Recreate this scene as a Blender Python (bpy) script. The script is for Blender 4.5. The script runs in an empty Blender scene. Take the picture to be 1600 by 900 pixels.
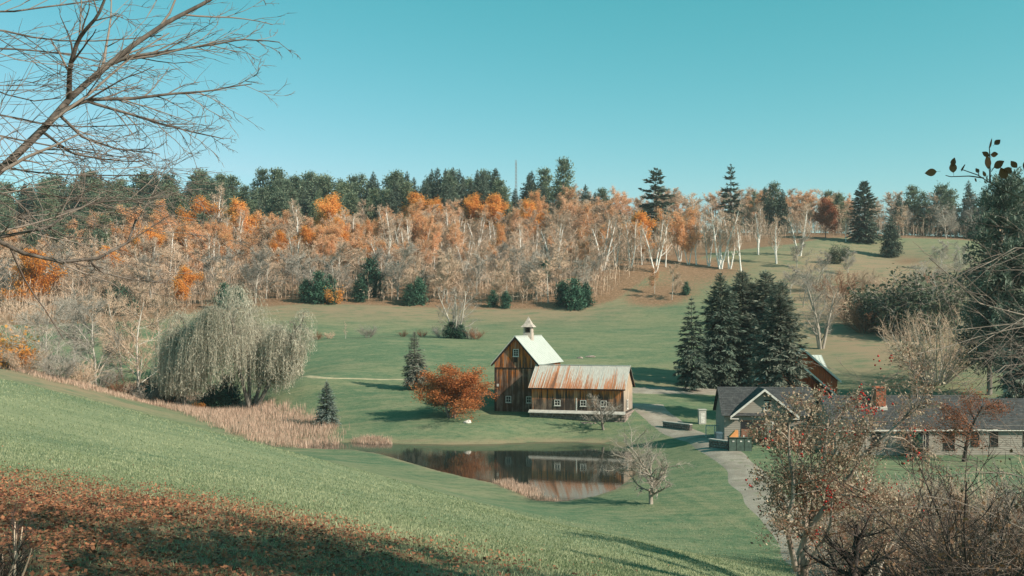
import bpy, math
import numpy as np
R = math.radians
sc = bpy.context.scene
col = sc.collection

# ------------------------------------------------------------------ camera, sky, sun, exposure
F, CX, HY, ZC = 1556.0, 800.0, 510.0, 14.3      # focal length in photo pixels, image centre, eye level row, eye height above the pond
cam_d = bpy.data.cameras.new('camera'); cam_d.lens = 35.0; cam_d.sensor_width = 36.0
cam_d.shift_y = (HY - 450.0) / 1600.0
cam_d.clip_start = 0.1; cam_d.clip_end = 6000
cam = bpy.data.objects.new('camera', cam_d); col.objects.link(cam)
cam.location = (0, 0, ZC); cam.rotation_euler = (R(90), 0, 0)
sc.camera = cam

SUN_EL, SUN_AZ = 33.0, 120.0                     # azimuth clockwise from +Y (view direction)
world = bpy.data.worlds.new('World'); sc.world = world; world.use_nodes = True
wn = world.node_tree.nodes; wl = world.node_tree.links
for n in list(wn): wn.remove(n)
sky = wn.new('ShaderNodeTexSky'); sky.sky_type = 'NISHITA'; sky.sun_disc = False
sky.sun_elevation = R(SUN_EL); sky.sun_rotation = R(SUN_AZ)
sky.altitude = 300; sky.air_density = 1.0; sky.dust_density = 0.6; sky.ozone_density = 1.0
# the photograph's teal grade, one power curve per channel over the whole sky
sep = wn.new('ShaderNodeSeparateColor'); com = wn.new('ShaderNodeCombineColor'); wl.new(sky.outputs[0], sep.inputs[0])
for ch, (ref, out, pw, top) in enumerate(((3.33, 3.2, 2.0, 3.5), (5.98, 7.0, .78, 7.6), (6.6, 7.1, 1.05, 7.7))):
    n1 = wn.new('ShaderNodeMath'); n1.operation = 'DIVIDE'; n1.inputs[1].default_value = ref; wl.new(sep.outputs[ch], n1.inputs[0])
    n2 = wn.new('ShaderNodeMath'); n2.operation = 'POWER'; n2.inputs[1].default_value = pw; wl.new(n1.outputs[0], n2.inputs[0])
    n3 = wn.new('ShaderNodeMath'); n3.operation = 'MULTIPLY'; n3.inputs[1].default_value = out; wl.new(n2.outputs[0], n3.inputs[0])
    n4 = wn.new('ShaderNodeMath'); n4.operation = 'MINIMUM'; n4.inputs[1].default_value = top; wl.new(n3.outputs[0], n4.inputs[0])
    wl.new(n4.outputs[0], com.inputs[ch])
bg = wn.new('ShaderNodeBackground'); bg.inputs[1].default_value = 0.088
wo = wn.new('ShaderNodeOutputWorld')
wl.new(com.outputs[0], bg.inputs[0]); wl.new(bg.outputs[0], wo.inputs[0])

sun_d = bpy.data.lights.new('sun', 'SUN'); sun_d.energy = 5.0; sun_d.angle = R(0.53); sun_d.color = (1.0, 0.9, 0.76)
sun = bpy.data.objects.new('sun', sun_d); col.objects.link(sun)
sun.rotation_euler = (R(90 - SUN_EL), 0, R(180 - SUN_AZ))
sun.location = (60, -60, 120)
sc.view_settings.view_transform = 'Standard'; sc.view_settings.look = 'None'
sc.view_settings.exposure = 0.52; sc.view_settings.gamma = 1.0; sc.view_settings.use_curve_mapping = False
sc.cycles.max_bounces = 5; sc.cycles.diffuse_bounces = 2; sc.cycles.transparent_max_bounces = 4; sc.cycles.transmission_bounces = 2

# ------------------------------------------------------------------ mesh helpers
class MB:
    """collects faces; build() links them as one mesh object"""
    def __init__(s): s.v = []; s.f = []; s.a = []; s.n = 0
    def add(s, v, f, mat=0, rnd=None, smooth=False):
        v = np.asarray(v, float).reshape(-1, 3); f = np.asarray(f, int)
        s.f.append((f + s.n, mat, smooth)); s.v.append(v); s.n += len(v)
        a = np.zeros(len(v)) if rnd is None else np.broadcast_to(np.asarray(rnd, float), (len(v),))
        s.a.append(a); return s
    def mesh(s, name, mats):
        me = bpy.data.meshes.new(name)
        v = np.concatenate(s.v); me.vertices.add(len(v)); me.vertices.foreach_set('co', v.ravel().astype(np.float32))
        loops = np.concatenate([f.ravel() for f, m, q in s.f]); me.loops.add(len(loops))
        me.loops.foreach_set('vertex_index', loops.astype(np.int32))
        cnt = np.concatenate([np.full(len(f), f.shape[1]) for f, m, q in s.f])
        me.polygons.add(len(cnt)); st = np.concatenate([[0], np.cumsum(cnt)[:-1]])
        me.polygons.foreach_set('loop_start', st.astype(np.int32))
        for m in mats: me.materials.append(m)
        me.polygons.foreach_set('material_index', np.concatenate([np.full(len(f), m) for f, m, q in s.f]).astype(np.int32))
        me.polygons.foreach_set('use_smooth', np.concatenate([np.full(len(f), q) for f, m, q in s.f]).astype(bool))
        at = me.attributes.new('rnd', 'FLOAT', 'POINT'); at.data.foreach_set('value', np.concatenate(s.a).astype(np.float32))
        me.update(calc_edges=True); return me
    def build(s, name, mats, parent=None, loc=None, rotz=0):
        return obj(name, s.mesh(name, mats if isinstance(mats, (list, tuple)) else [mats]), parent, loc, rotz)
    # ---- solids
    def box(s, lo, hi, mat=0, rnd=None):
        x0, y0, z0 = lo; x1, y1, z1 = hi
        return s.hexa([(x0,y0,z0),(x1,y0,z0),(x1,y1,z0),(x0,y1,z0),(x0,y0,z1),(x1,y0,z1),(x1,y1,z1),(x0,y1,z1)], mat, rnd)
    def hexa(s, v, mat=0, rnd=None):
        return s.add(v, [(0,3,2,1),(4,5,6,7),(0,1,5,4),(1,2,6,5),(2,3,7,6),(3,0,4,7)], mat, rnd)
    def slab(s, quad, t, mat=0, rnd=None):
        """a plate: four corners (counter-clockwise seen from its outer side) and a thickness towards the inside"""
        q = np.asarray(quad, float); n = np.cross(q[1]-q[0], q[3]-q[0]); n /= np.linalg.norm(n)
        return s.hexa(list(q - n*t) + list(q), mat, rnd)
    def tubes(s, pts, rad, sides=3, mat=0, rnd=None, smooth=True):
        B, N, _ = pts.shape
        t = np.gradient(pts, axis=1); t /= np.linalg.norm(t, axis=2, keepdims=True) + 1e-9
        mean = t.mean(axis=1); ref = np.where((np.abs(mean[:, 2]) > .8)[:, None], (1., 0, 0), (0, 0, 1.))[:, None, :]
        u = np.cross(t, np.broadcast_to(ref, t.shape)); u /= np.linalg.norm(u, axis=2, keepdims=True) + 1e-9
        w = np.cross(t, u); a = np.arange(sides) * 2*np.pi/sides
        v = pts[:, :, None] + rad[:, :, None, None] * (u[:, :, None]*np.cos(a)[:, None] + w[:, :, None]*np.sin(a)[:, None])
        i = np.arange(B*N*sides).reshape(B, N, sides); j = np.roll(i, -1, axis=2)
        f = np.stack([i[:, :-1], j[:, :-1], j[:, 1:], i[:, 1:]], -1).reshape(-1, 4)
        rn = None if rnd is None else np.repeat(np.asarray(rnd), N*sides)
        return s.add(v, f, mat, rn, smooth)
    def leaves(s, p, d, nrm, ln, wd, mat=0, rnd=None):
        """one diamond per leaf: root p, direction d, face normal hint nrm"""
        w = np.cross(d, nrm); w /= np.linalg.norm(w, axis=1, keepdims=True) + 1e-9
        ln = np.asarray(ln)[:, None] if np.ndim(ln) else ln; wd = np.asarray(wd)[:, None] if np.ndim(wd) else wd
        mid = p + d*ln*.5
        v = np.stack([p, mid - w*wd*.5, p + d*ln, mid + w*wd*.5], 1)
        f = np.arange(len(p)*4).reshape(-1, 4)
        return s.add(v, f, mat, np.repeat(rnd if rnd is not None else np.zeros(len(p)), 4))

def obj(name, me, parent=None, loc=None, rotz=0):
    o = bpy.data.objects.new(name, me); col.objects.link(o); o.parent = parent
    if loc is not None: o.location = loc
    if rotz: o.rotation_euler = (0, 0, rotz)
    return o
def tag(o, label=None, cat=None, group=None, kind=None):
    if label: o['label'] = label
    if cat: o['category'] = cat
    if group: o['group'] = group
    if kind: o['kind'] = kind
    return o
def thing(name, label, cat, loc=(0,0,0), rotz=0, group=None):
    return tag(obj(name, None, None, loc, rotz), label, cat, group)
def unit(v): return v / (np.linalg.norm(v, axis=-1, keepdims=True) + 1e-9)

# ------------------------------------------------------------------ materials
def mat(name, rough=.8, spec=.3):
    m = bpy.data.materials.new(name); m.use_nodes = True; t = m.node_tree
    b = t.nodes['Principled BSDF']; b.inputs['Roughness'].default_value = rough; b.inputs['Specular IOR Level'].default_value = spec
    return m, t, b
def N(t, kind, **kw):
    n = t.nodes.new('ShaderNode' + kind)
    for k, v in kw.items():
        if k.startswith('i_'): n.inputs[k[2:].replace('_', ' ')].default_value = v
        else: setattr(n, k, v)
    return n
def rgba(c): return (c[0], c[1], c[2], 1.0)
def mixc(t, fac, a, b, blend='MIX'):
    n = N(t, 'Mix', data_type='RGBA', blend_type=blend)
    for s, x in ((0, fac), (6, a), (7, b)):
        if hasattr(x, 'is_output'): t.links.new(x, n.inputs[s])
        elif s == 0: n.inputs[0].default_value = x
        else: n.inputs[s].default_value = rgba(x)
    return n.outputs[2]
def math_(t, op, a, b=0.0, clamp=False):
    n = N(t, 'Math', operation=op, use_clamp=clamp)
    for s, x in ((0, a), (1, b)):
        if hasattr(x, 'is_output'): t.links.new(x, n.inputs[s])
        else: n.inputs[s].default_value = x
    return n.outputs[0]
def ramp(t, x, p0, p1):
    n = N(t, 'MapRange', interpolation_type='SMOOTHSTEP'); t.links.new(x, n.inputs[0])
    n.inputs[1].default_value = p0; n.inputs[2].default_value = p1; return n.outputs[0]
def noise(t, scale, detail=3, vec=None, stretch=None, rough=.55):
    n = N(t, 'TexNoise'); n.inputs['Scale'].default_value = scale; n.inputs['Detail'].default_value = detail; n.inputs['Roughness'].default_value = rough
    if vec is None: vec = N(t, 'TexCoord').outputs['Object']
    if stretch:
        mp = N(t, 'Mapping'); mp.inputs['Scale'].default_value = stretch; t.links.new(vec, mp.inputs[0]); vec = mp.outputs[0]
    t.links.new(vec, n.inputs['Vector']); return n.outputs['Fac']
def attr(t, name): return N(t, 'Attribute', attribute_name=name).outputs['Fac']
def bump(t, b, h, strength, dist):
    n = N(t, 'Bump'); n.inputs['Strength'].default_value = strength; n.inputs['Distance'].default_value = dist
    t.links.new(h, n.inputs['Height']); t.links.new(n.outputs[0], b.inputs['Normal'])

def foliage(name, dark, light, tip=None, trans=.25, jitter=.25, rough=.7):
    m, t, b = mat(name, rough, .2)
    c = mixc(t, attr(t, 'rnd'), dark, light)
    oi = N(t, 'ObjectInfo')
    if tip: c = mixc(t, math_(t, 'MULTIPLY', oi.outputs['Random'], .8), c, tip)
    k = math_(t, 'MULTIPLY_ADD', oi.outputs['Random'], 2*jitter); t.nodes[-1].inputs[2].default_value = 1 - jitter
    hs = N(t, 'HueSaturation'); t.links.new(c, hs.inputs['Color']); t.links.new(k, hs.inputs['Value'])
    t.links.new(hs.outputs[0], b.inputs['Base Color'])
    tr = N(t, 'BsdfTranslucent'); t.links.new(hs.outputs[0], tr.inputs[0])
    mx = N(t, 'MixShader'); mx.inputs[0].default_value = trans
    t.links.new(b.outputs[0], mx.inputs[1]); t.links.new(tr.outputs[0], mx.inputs[2])
    t.links.new(mx.outputs[0], t.nodes['Material Output'].inputs[0]); return m
def bark(name, a, b_, scale=3., stretch=(1,1,.25)):
    m, t, b = mat(name, .9, .15)
    n = noise(t, scale, 4, None, stretch); c = mixc(t, ramp(t, n, .3, .7), a, b_)
    t.links.new(c, b.inputs['Base Color']); bump(t, b, n, .5, .03); return m
def plain(name, c, rough=.8, spec=.3, var=.25, scale=4., stretch=None, bmp=0):
    m, t, b = mat(name, rough, spec)
    n = noise(t, scale, 4, None, stretch)
    c2 = mixc(t, ramp(t, n, .25, .75), tuple(x*(1-var) for x in c), tuple(min(1, x*(1+var)) for x in c))
    c3 = mixc(t, math_(t, 'MULTIPLY', attr(t, 'rnd'), .5), c2, tuple(x*.55 for x in c))
    t.links.new(c3, b.inputs['Base Color'])
    if bmp: bump(t, b, n, .6, bmp)
    return m

M = {}
M['bark_grey']  = bark('bark_grey', (.12,.10,.085), (.26,.22,.185))
M['bark_pale']  = bark('bark_pale', (.33,.29,.245), (.56,.50,.43))
M['bark_tan']   = bark('bark_tan', (.22,.185,.15), (.42,.36,.30))
M['bark_apple'] = bark('bark_apple', (.16,.115,.09), (.42,.35,.29), 2.2, (1,1,.6))
M['bark_dark']  = bark('bark_dark', (.035,.028,.025), (.10,.08,.07))
M['bark_limb']  = bark('bark_limb', (.06,.05,.042), (.17,.14,.12), 12.)
M['bark_birch'] = bark('bark_birch', (.62,.57,.51), (.86,.83,.78), 2.0, (1,1,3.))
M['twig_tan']   = foliage('twig_tan', (.40,.275,.19), (.64,.47,.345), None, .0, .22)
M['twig_pink']  = foliage('twig_pink', (.48,.28,.18), (.72,.46,.31), None, .0, .2)
M['twig_grey']  = foliage('twig_grey', (.25,.215,.18), (.43,.38,.325), None, .0, .2)
M['twig_dark']  = foliage('twig_dark', (.045,.034,.03), (.11,.08,.065), None, .0, .2)
M['twig_limb']  = foliage('twig_limb', (.13,.10,.085), (.30,.24,.20), None, .0, .1)
M['twig_rust']  = foliage('twig_rust', (.17,.075,.045), (.32,.16,.09), None, .0, .2)
M['pine']       = foliage('pine', (.10,.145,.10), (.28,.34,.23), (.15,.17,.095), .3, .3)
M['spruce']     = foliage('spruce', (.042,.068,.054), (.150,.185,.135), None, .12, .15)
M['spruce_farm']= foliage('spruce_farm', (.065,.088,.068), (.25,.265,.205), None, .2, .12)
M['spruce_grey']= foliage('spruce_grey', (.10,.105,.085), (.24,.235,.19), None, .15, .1)
M['spruce_blue']= foliage('spruce_blue', (.085,.115,.10), (.21,.25,.22), None, .15, .1)
M['evergreen']  = foliage('evergreen', (.025,.066,.046), (.075,.160,.10), None, .15, .25)
M['olive']      = foliage('olive', (.055,.075,.045), (.13,.145,.085), None, .2, .15)
M['orange']     = foliage('orange', (.66,.23,.04), (.92,.42,.10), (.85,.46,.15), .5, .15)
M['orange_pale']= foliage('orange_pale', (.70,.32,.12), (.92,.54,.26), (.78,.48,.30), .5, .12)
M['rust']       = foliage('rust', (.36,.10,.035), (.66,.25,.085), None, .3, .12)
M['rust_dark']  = foliage('rust_dark', (.22,.065,.03), (.42,.15,.07), None, .3, .12)
M['willow']     = foliage('willow', (.31,.28,.21), (.71,.645,.51), None, .3, .08)
M['apple_leaf'] = foliage('apple_leaf', (.17,.10,.07), (.52,.42,.30), None, .25, .05)
M['brown_leaf'] = foliage('brown_leaf', (.10,.055,.03), (.26,.15,.08), None, .3, .3)
M['apple_red']  = foliage('apple_red', (.42,.02,.02), (.65,.06,.04), None, .0, .1, .35)
M['reed']       = foliage('reed', (.27,.155,.11), (.68,.49,.375), None, .25, 0)
M['litter']     = foliage('litter', (.13,.048,.032), (.47,.20,.10), None, .2, 0)
M['blade']      = foliage('blade', (.13,.18,.085), (.44,.44,.27), None, .3, 0)
M['brush']      = foliage('brush', (.34,.23,.16), (.60,.45,.34), None, .0, .1)

# ------------------------------------------------------------------ terrain
def at_px(px, py, D): return ((px-CX)/F*D, D, ZC - (py-HY)/F*D)       # photo pixel at a distance -> point
def at_z(px, py, z):  return at_px(px, py, (ZC-z)*F/(py-HY))           # photo pixel on a level
ctrl = [(0,0,12.6),(-6,0,13.0),(6,0,11.7),(0,-18,13.5),(-22,-10,14.5),(22,-12,10.8),(-45,10,14),(45,0,8),(32,22,5.6),(60,40,3),
        (24,45,3.0),(34,58,1.9),(16,40,3.6),(9.5,27,5.6),(15,30,4.6),(22,26,5.2),(70,80,2),(-70,50,13),(-90,90,12)]
ctrl += [at_px(*p) for p in [(0,900,7.2),(400,900,7.8),(800,900,9.2),(1000,900,16),(1100,900,23),(820,830,27.5),(0,700,24),(0,620,48),(0,592,75),
        (200,720,30),(200,655,85),(400,800,15),(400,720,45),(300,684,97),(440,704,110),(600,745,60),(600,800,25),(800,805,45),(800,850,20),
        (1000,850,38),(1100,872,32),(1150,890,28),
        (600,592,165),(450,592,165),(1000,575,178),(600,530,205),(760,541,200),(480,536,205),(900,520,225),(1000,500,245),(600,500,245),
        (600,524,225),(500,478,265),(700,486,262),(900,490,255),(1000,478,260),(350,490,255),(200,500,250),(0,515,210),(-150,515,210),(50,582,140),(150,608,140),(-100,570,140),
        (1050,470,265),(1125,420,300),(1250,398,320),(1300,378,350),(1450,384,345),(1510,398,320),(1390,402,330),(1300,440,280),(1200,470,255),
        (1350,520,215),(1320,562,180),(1500,590,160),(1600,560,180),(1700,500,240),(980,415,300),(1650,400,330)]]
ctrl += [at_z(*p) for p in [(620,724,.45),(700,752,.45),(800,777,.5),(850,794,.5),(950,782,.55),(1010,785,.6),(1000,838,.6),(1050,740,.8),(1100,800,.7),
        (1150,862,.7),(1200,800,.85),(1290,880,.7),(1130,720,1.3),(1020,690,1.0),(985,662,1.8),(850,664,1.75),(700,665,1.7),(600,682,.9),(540,671,.9),
        (470,660,1.0),(370,640,1.1),(270,640,1.3),(806,642,2.6),(770,642,2.6),(900,632,3.4),(1000,612,4.3),(1100,615,4.0),(1140,692,1.8),(1230,690,1.8),(1350,712,1.5),(1550,716,1.45),
        (1590,765,1.2),(1420,760,1.2),(600,622,3.6),(1260,612,3.8),(430,610,3.6)]]
for px, z1, z2 in ((-300,40,56),(-100,40,57),(200,40,57),(500,40,58),(800,40,58),(1000,40,56),(1200,46,55),(1400,44,54),(1600,40,53),(1800,36,50)):
    if px < 1100: ctrl.append(((px-CX)/F*350, 350, z1))
    ctrl += [((px-CX)/F*440, 440, z2), ((px-CX)/F*490, 490, z2), ((px-CX)/F*540, 540, z2-4), ((px-CX)/F*760, 760, z2-14)]
ctrl += [(x, 1300, 40) for x in (-900,-300,300,900)] + [(-500,200,30),(500,200,18),(-400,0,20),(400,0,6),(-300,-250,25),(300,-250,10),(0,-250,16)]
ctrl = np.array(ctrl, float)
def _ker(r2): return .5*r2*np.log(r2 + 1e-9)
_c = ctrl[:, :2]/100.0
_K = _ker(((_c[:, None]-_c[None])**2).sum(-1)) + np.eye(len(_c))*1e-3
_Pm = np.c_[np.ones(len(_c)), _c]; _A = np.block([[_K, _Pm], [_Pm.T, np.zeros((3, 3))]])
_W = np.linalg.solve(_A, np.r_[ctrl[:, 2], 0, 0, 0])
def tps(x, y):
    q = np.stack([np.ravel(x), np.ravel(y)], 1)/100.0; out = np.empty(len(q))
    for i in range(0, len(q), 20000):
        b = q[i:i+20000]
        out[i:i+20000] = _ker(((b[:, None]-_c[None])**2).sum(-1)) @ _W[:-3] + _W[-3] + b @ _W[-2:]
    return out.reshape(np.shape(x))
shore_px = [(458,697),(470,692),(520,690.5),(560,691),(620,692.5),(700,694.5),(760,694),(830,690.5),(900,690),(950,693),(982,703),(996,722),(994,742),(965,764),(920,779),(870,787),
            (838,784),(812,771),(775,757),(740,750),(690,738),(640,724),(600,712),(565,706),(520,704),(470,703)]
shore = np.array([at_z(a, b, 0)[:2] for a, b in shore_px])
def sdist(poly, x, y):
    """signed distance to a closed outline, positive outside"""
    p = np.stack([np.ravel(x), np.ravel(y)], 1); d = np.full(len(p), 1e9); ins = np.zeros(len(p), bool); n = len(poly)
    for i in range(n):
        a, b = poly[i], poly[(i+1) % n]; e = b-a; w = p-a
        t = np.clip((w@e)/(e@e), 0, 1); d = np.minimum(d, np.hypot(*(w - t[:, None]*e).T))
        c = ((a[1] <= p[:, 1]) != (b[1] <= p[:, 1])); xx = a[0] + (p[:, 1]-a[1])/(e[1] if abs(e[1]) > 1e-9 else 1e-9)*e[0]
        ins ^= c & (p[:, 0] < xx)
    return np.where(ins, -d, d).reshape(np.shape(x))
def sstep(x, a, b): t = np.clip((x-a)/(b-a), 0, 1); return t*t*(3-2*t)
def ground(x, y):
    x = np.asarray(x, float); y = np.asarray(y, float); z = tps(x, y)
    near = (y > 70) & (y < 140) & (x > -40) & (x < 25)
    if near.any():
        d = sdist(shore, x[near], y[near]); zz = z[near]
        bank = np.where(d > 0, .02 + .26*sstep(d, 0, .8) + .04*d, -.02 + .12*d)
        k = sstep(d, 0, 9); out = np.where(d > 0, bank*(1-k) + np.maximum(zz, .25)*k, np.maximum(bank, -1.0))
        z = z.copy(); z[near] = out
    # the yard of each house is level
    for (ax, ay, rad, lev) in PADS:
        r = np.hypot(x-ax, y-ay); k = 1 - sstep(r, rad, rad*1.5); z = z*(1-k) + lev*k
    return z
PADS = [(3.0,145,5.5,2.9),(at_px(1132,690,108)[0]+4.5,111,6.0,1.7)] + [(at_px(1306,710,99.5)[0]+5+k*8,103.5,6.5,1.4) for k in range(3)] + [(at_px(1243,612,140)[0],144.5,6.5,3.9)]   # level yards under the buildings: x, y, radius, height
def gz(x, y): return float(ground(np.array([x]), np.array([y]))[0])
_march = np.concatenate([np.linspace(4, 60, 400), np.linspace(60.2, 520, 1200)])
def hit(px, py):
    """first point of the ground seen through a photo pixel"""
    X = (px-CX)/F*_march; Z = ZC - (py-HY)/F*_march; g = ground(X, _march)
    k = np.argmax(g > Z); 
    if k == 0: k = len(_march)-1
    return float(X[k]), float(_march[k]), float(g[k])

# nonuniform grid: fine near the camera and the farm, coarse far away
def graded(a, b, n, c, w):
    t = np.linspace(-1, 1, 4001); g = np.linspace(a, b, 4001); dens = 1/(w + np.abs(g-c)); cum = np.cumsum(dens); cum = (cum-cum[0])/(cum[-1]-cum[0])
    return np.interp(np.linspace(0, 1, n), cum, g)
gx = graded(-1200, 1200, 420, 0, 25.); gy = graded(-160, 1600, 560, 25, 40.)
GX, GY = np.meshgrid(gx, gy); GZ = ground(GX, GY)
def add_attr(me, name, a):
    at = me.attributes.new(name, 'FLOAT', 'POINT'); at.data.foreach_set('value', np.ravel(a).astype(np.float32))
def poly_px(pts): return np.array([hit(a, b)[:2] for a, b in pts])

# where leaf litter or dry grass covers the ground: forest floor, birch slope, the foot of the foreground tree
with np.errstate(divide='ignore', invalid='ignore'):
    PXg = CX + F*GX/np.maximum(GY, 1); PYg = HY - F*(GZ-ZC)/np.maximum(GY, 1)
front_edge = np.interp(PXg, [-400,0,300,480,700,900,960,1010,1060,1110,1240,1300,1480,1700], [215,225,258,268,265,259,266,285,300,330,345,362,372,360])
forest = sstep(GY - front_edge, -6, 6)
rng0 = np.random.default_rng(3)
litter_far = forest*1.0
birch = np.exp(-((PXg-1090)/110)**2 - ((GY-300)/30)**2)*.85 + np.exp(-((PXg-1020)/60)**2 - ((GY-268)/12)**2)*.8 + np.exp(-((PXg-1420)/40)**2 - ((GY-318)/14)**2)*.7
fore_l = (1-sstep(np.hypot((GX+5.5)/7.0, (GY-6)/12.0), .55, 1.25))
litter_a = np.clip(np.maximum.reduce([litter_far, birch, fore_l*.9]), 0, 1)
scrub = np.clip(np.exp(-((PXg-1330)/130)**2 - ((GY-235)/60)**2)*1.1 + np.exp(-((PXg-1450)/120)**2-((GY-190)/40)**2)*.7 + np.exp(-((PXg-100)/160)**2 - ((GY-135)/14)**2)*.9
                + .9*np.exp(-((PXg-1360)/190)**2-((GY-300)/55)**2) + sstep(PXg, 1330, 1420)*(1-sstep(GY, 66, 84))*sstep(GY, 20, 30)*.75, 0, 1)
sd = sdist(shore, GX, GY)
shore_dry = np.clip(1 - np.abs(sd-.3)/1.3, 0, 1)*.9
dry_a = np.clip(np.maximum(scrub, shore_dry) + np.exp(-((GY-260)/18)**2)*.85*(1-sstep(PXg, 860, 1080)) + np.exp(-((PXg-1040)/90)**2 - ((GY-166)/9)**2)*.75
                + np.exp(-((GX+2)/14)**2-((GY-9)/9)**2)*.5, 0, 1)
lawn_a = np.clip((1-sstep(GY, 80, 100))*sstep(GY, 50, 60)*sstep(GX, 9, 12)*(1-sstep(GX, 16, 20)), 0, 1)
pale_a = np.clip((1-sstep(GY, 45, 75))*(1-sstep(GX, 8, 16)), 0, 1)*.8
i = np.arange(GX.size).reshape(GX.shape)
quads = np.stack([i[:-1, :-1], i[:-1, 1:], i[1:, 1:], i[1:, :-1]], -1).reshape(-1, 4)
mb = MB(); mb.add(np.stack([GX, GY, GZ], -1), quads, 0, None, True)

m, t, b = mat('meadow', .95, .08); M['meadow'] = m
tc = N(t, 'TexCoord').outputs['Object']
n1 = noise(t, .035, 3, tc, (1, 2.2, 1)); n2 = noise(t, .16, 8, tc, (1, 2.4, 1), .72); n3 = noise(t, 6.0, 4, tc); n4 = noise(t, 1.6, 3, tc)
c = mixc(t, ramp(t, n1, .35, .65), (.080,.142,.076), (.150,.178,.095))
c = mixc(t, math_(t, 'MULTIPLY', ramp(t, n2, .46, .66), .6), c, (.25,.225,.135))
c = mixc(t, math_(t, 'MULTIPLY', ramp(t, n2, .52, .34), .55), c, (.046,.108,.062))
wv = N(t, 'TexWave', wave_type='BANDS', bands_direction='X'); wv.inputs['Scale'].default_value = .17; wv.inputs['Distortion'].default_value = .6; wv.inputs['Detail'].default_value = 1
mp = N(t, 'Mapping'); mp.inputs['Rotation'].default_value = (0, 0, R(-7)); t.links.new(tc, mp.inputs[0]); t.links.new(mp.outputs[0], wv.inputs[0])
c = mixc(t, math_(t, 'MULTIPLY', math_(t, 'MULTIPLY', attr(t, 'lawn'), ramp(t, wv.outputs['Fac'], .3, .7)), .3), c, (.045,.12,.06))
c = mixc(t, math_(t, 'MULTIPLY', ramp(t, n3, .35, .75), .35), c, (.27,.27,.165))
n5 = noise(t, 1.1, 6, tc, (1, 1.6, 1), .75); c = mixc(t, math_(t, 'MULTIPLY', ramp(t, n5, .50, .68), .55), c, (.24,.225,.13)); c = mixc(t, math_(t, 'MULTIPLY', ramp(t, n5, .50, .34), .55), c, (.042,.092,.05))
c = mixc(t, math_(t, 'MULTIPLY', attr(t, 'pale'), ramp(t, n2, .2, .6)), c, (.235,.255,.145))
c = mixc(t, math_(t, 'MULTIPLY', attr(t, 'dry'), ramp(t, n2, .30, .55)), c, (.27,.195,.125))
lit = mixc(t, ramp(t, n4, .35, .65), (.20,.115,.065), (.33,.20,.125))
lit = mixc(t, ramp(t, n3, .4, .7), lit, (.12,.085,.05))
c = mixc(t, ramp(t, math_(t, 'ADD', attr(t, 'litter'), math_(t, 'MULTIPLY', math_(t, 'SUBTRACT', n4, .5), .9)), .35, .75), c, lit)
t.links.new(c, b.inputs['Base Color']); bump(t, b, n3, .7, .08)
terrain = tag(mb.build('ground', M['meadow']), kind='structure')
for nm, a in (('litter', litter_a), ('dry', dry_a), ('lawn', lawn_a), ('pale', pale_a)): add_attr(terrain.data, nm, a)

# pond
m, t, b = mat('pond_water', .035, .5); M['water'] = m
b.inputs['IOR'].default_value = 1.42
t.links.new(mixc(t, ramp(t, noise(t, .08), .4, .6), (.018,.026,.022), (.028,.034,.027)), b.inputs['Base Color'])
bump(t, b, noise(t, 1.1, 3, None, (1, 2.2, 1)), .10, .02)
cen = shore.mean(0); gr = shore + unit(shore-cen)*1.2
from mathutils.geometry import tessellate_polygon
from mathutils import Vector
tri = tessellate_polygon([[Vector((x, y, 0)) for x, y in gr]])
mb = MB(); mb.add(np.c_[gr, np.zeros(len(gr))], np.array(tri)); pond = mb.build('pond_water', M['water'])
me = pond.data
if me.polygons[0].normal.z < 0: me.flip_normals()
tag(pond, kind='structure')

# gravel lanes draped on the ground
m, t, b = mat('gravel', .95, .1); M['gravel'] = m
g1 = noise(t, .5, 4); g2 = noise(t, 9, 4)
c = mixc(t, ramp(t, g1, .35, .7), (.25,.215,.175), (.36,.315,.26)); c = mixc(t, ramp(t, g2, .45, .75), c, (.19,.165,.135)); c = mixc(t, math_(t, 'MULTIPLY', ramp(t, noise(t, .9, 4), .55, .7), .5), c, (.14,.16,.085))
t.links.new(c, b.inputs['Base Color']); bump(t, b, g2, .5, .03)
def lane(name, pts, widths, lift=.05, material='gravel', seg=1.0):
    p = np.array(pts, float); w = np.array(widths, float)
    s = np.r_[0, np.cumsum(np.hypot(*np.diff(p, axis=0).T))]; n = max(4, int(s[-1]/seg)); q = np.linspace(0, s[-1], n)
    k = np.ones(7)/7
    def sm(v): a = np.interp(q, s, v); ap = np.pad(a, 3, mode='edge'); return np.convolve(ap, k, 'valid')
    x, y, ww = sm(p[:, 0]), sm(p[:, 1]), sm(w)
    tx, ty = np.gradient(x), np.gradient(y); L = np.hypot(tx, ty); nx, ny = -ty/L, tx/L
    rr = np.random.default_rng(len(name)); jl, jr = (np.convolve(rr.normal(0, .5, n+10), np.hanning(11)/5, 'valid') for _ in range(2))
    cs = np.linspace(-1, 1, 9); off = cs[None]*ww[:, None]/2 + np.where(cs[None] < 0, jl[:, None], jr[:, None])*np.abs(cs[None])
    X = x[:, None] + nx[:, None]*off; Y = y[:, None] + ny[:, None]*off; Z = ground(X, Y) + lift*(1 - 1.6*np.abs(cs[None])**6)
    i = np.arange(X.size).reshape(X.shape); f = np.stack([i[:-1, :-1], i[1:, :-1], i[1:, 1:], i[:-1, 1:]], -1).reshape(-1, 4)
    mb = MB(); mb.add(np.stack([X, Y, Z], -1), f, 0, None, True); o = mb.build(name, M[material])
    if o.data.polygons[0].normal.z < 0: o.data.flip_normals()
    return tag(o, kind='structure')
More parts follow.
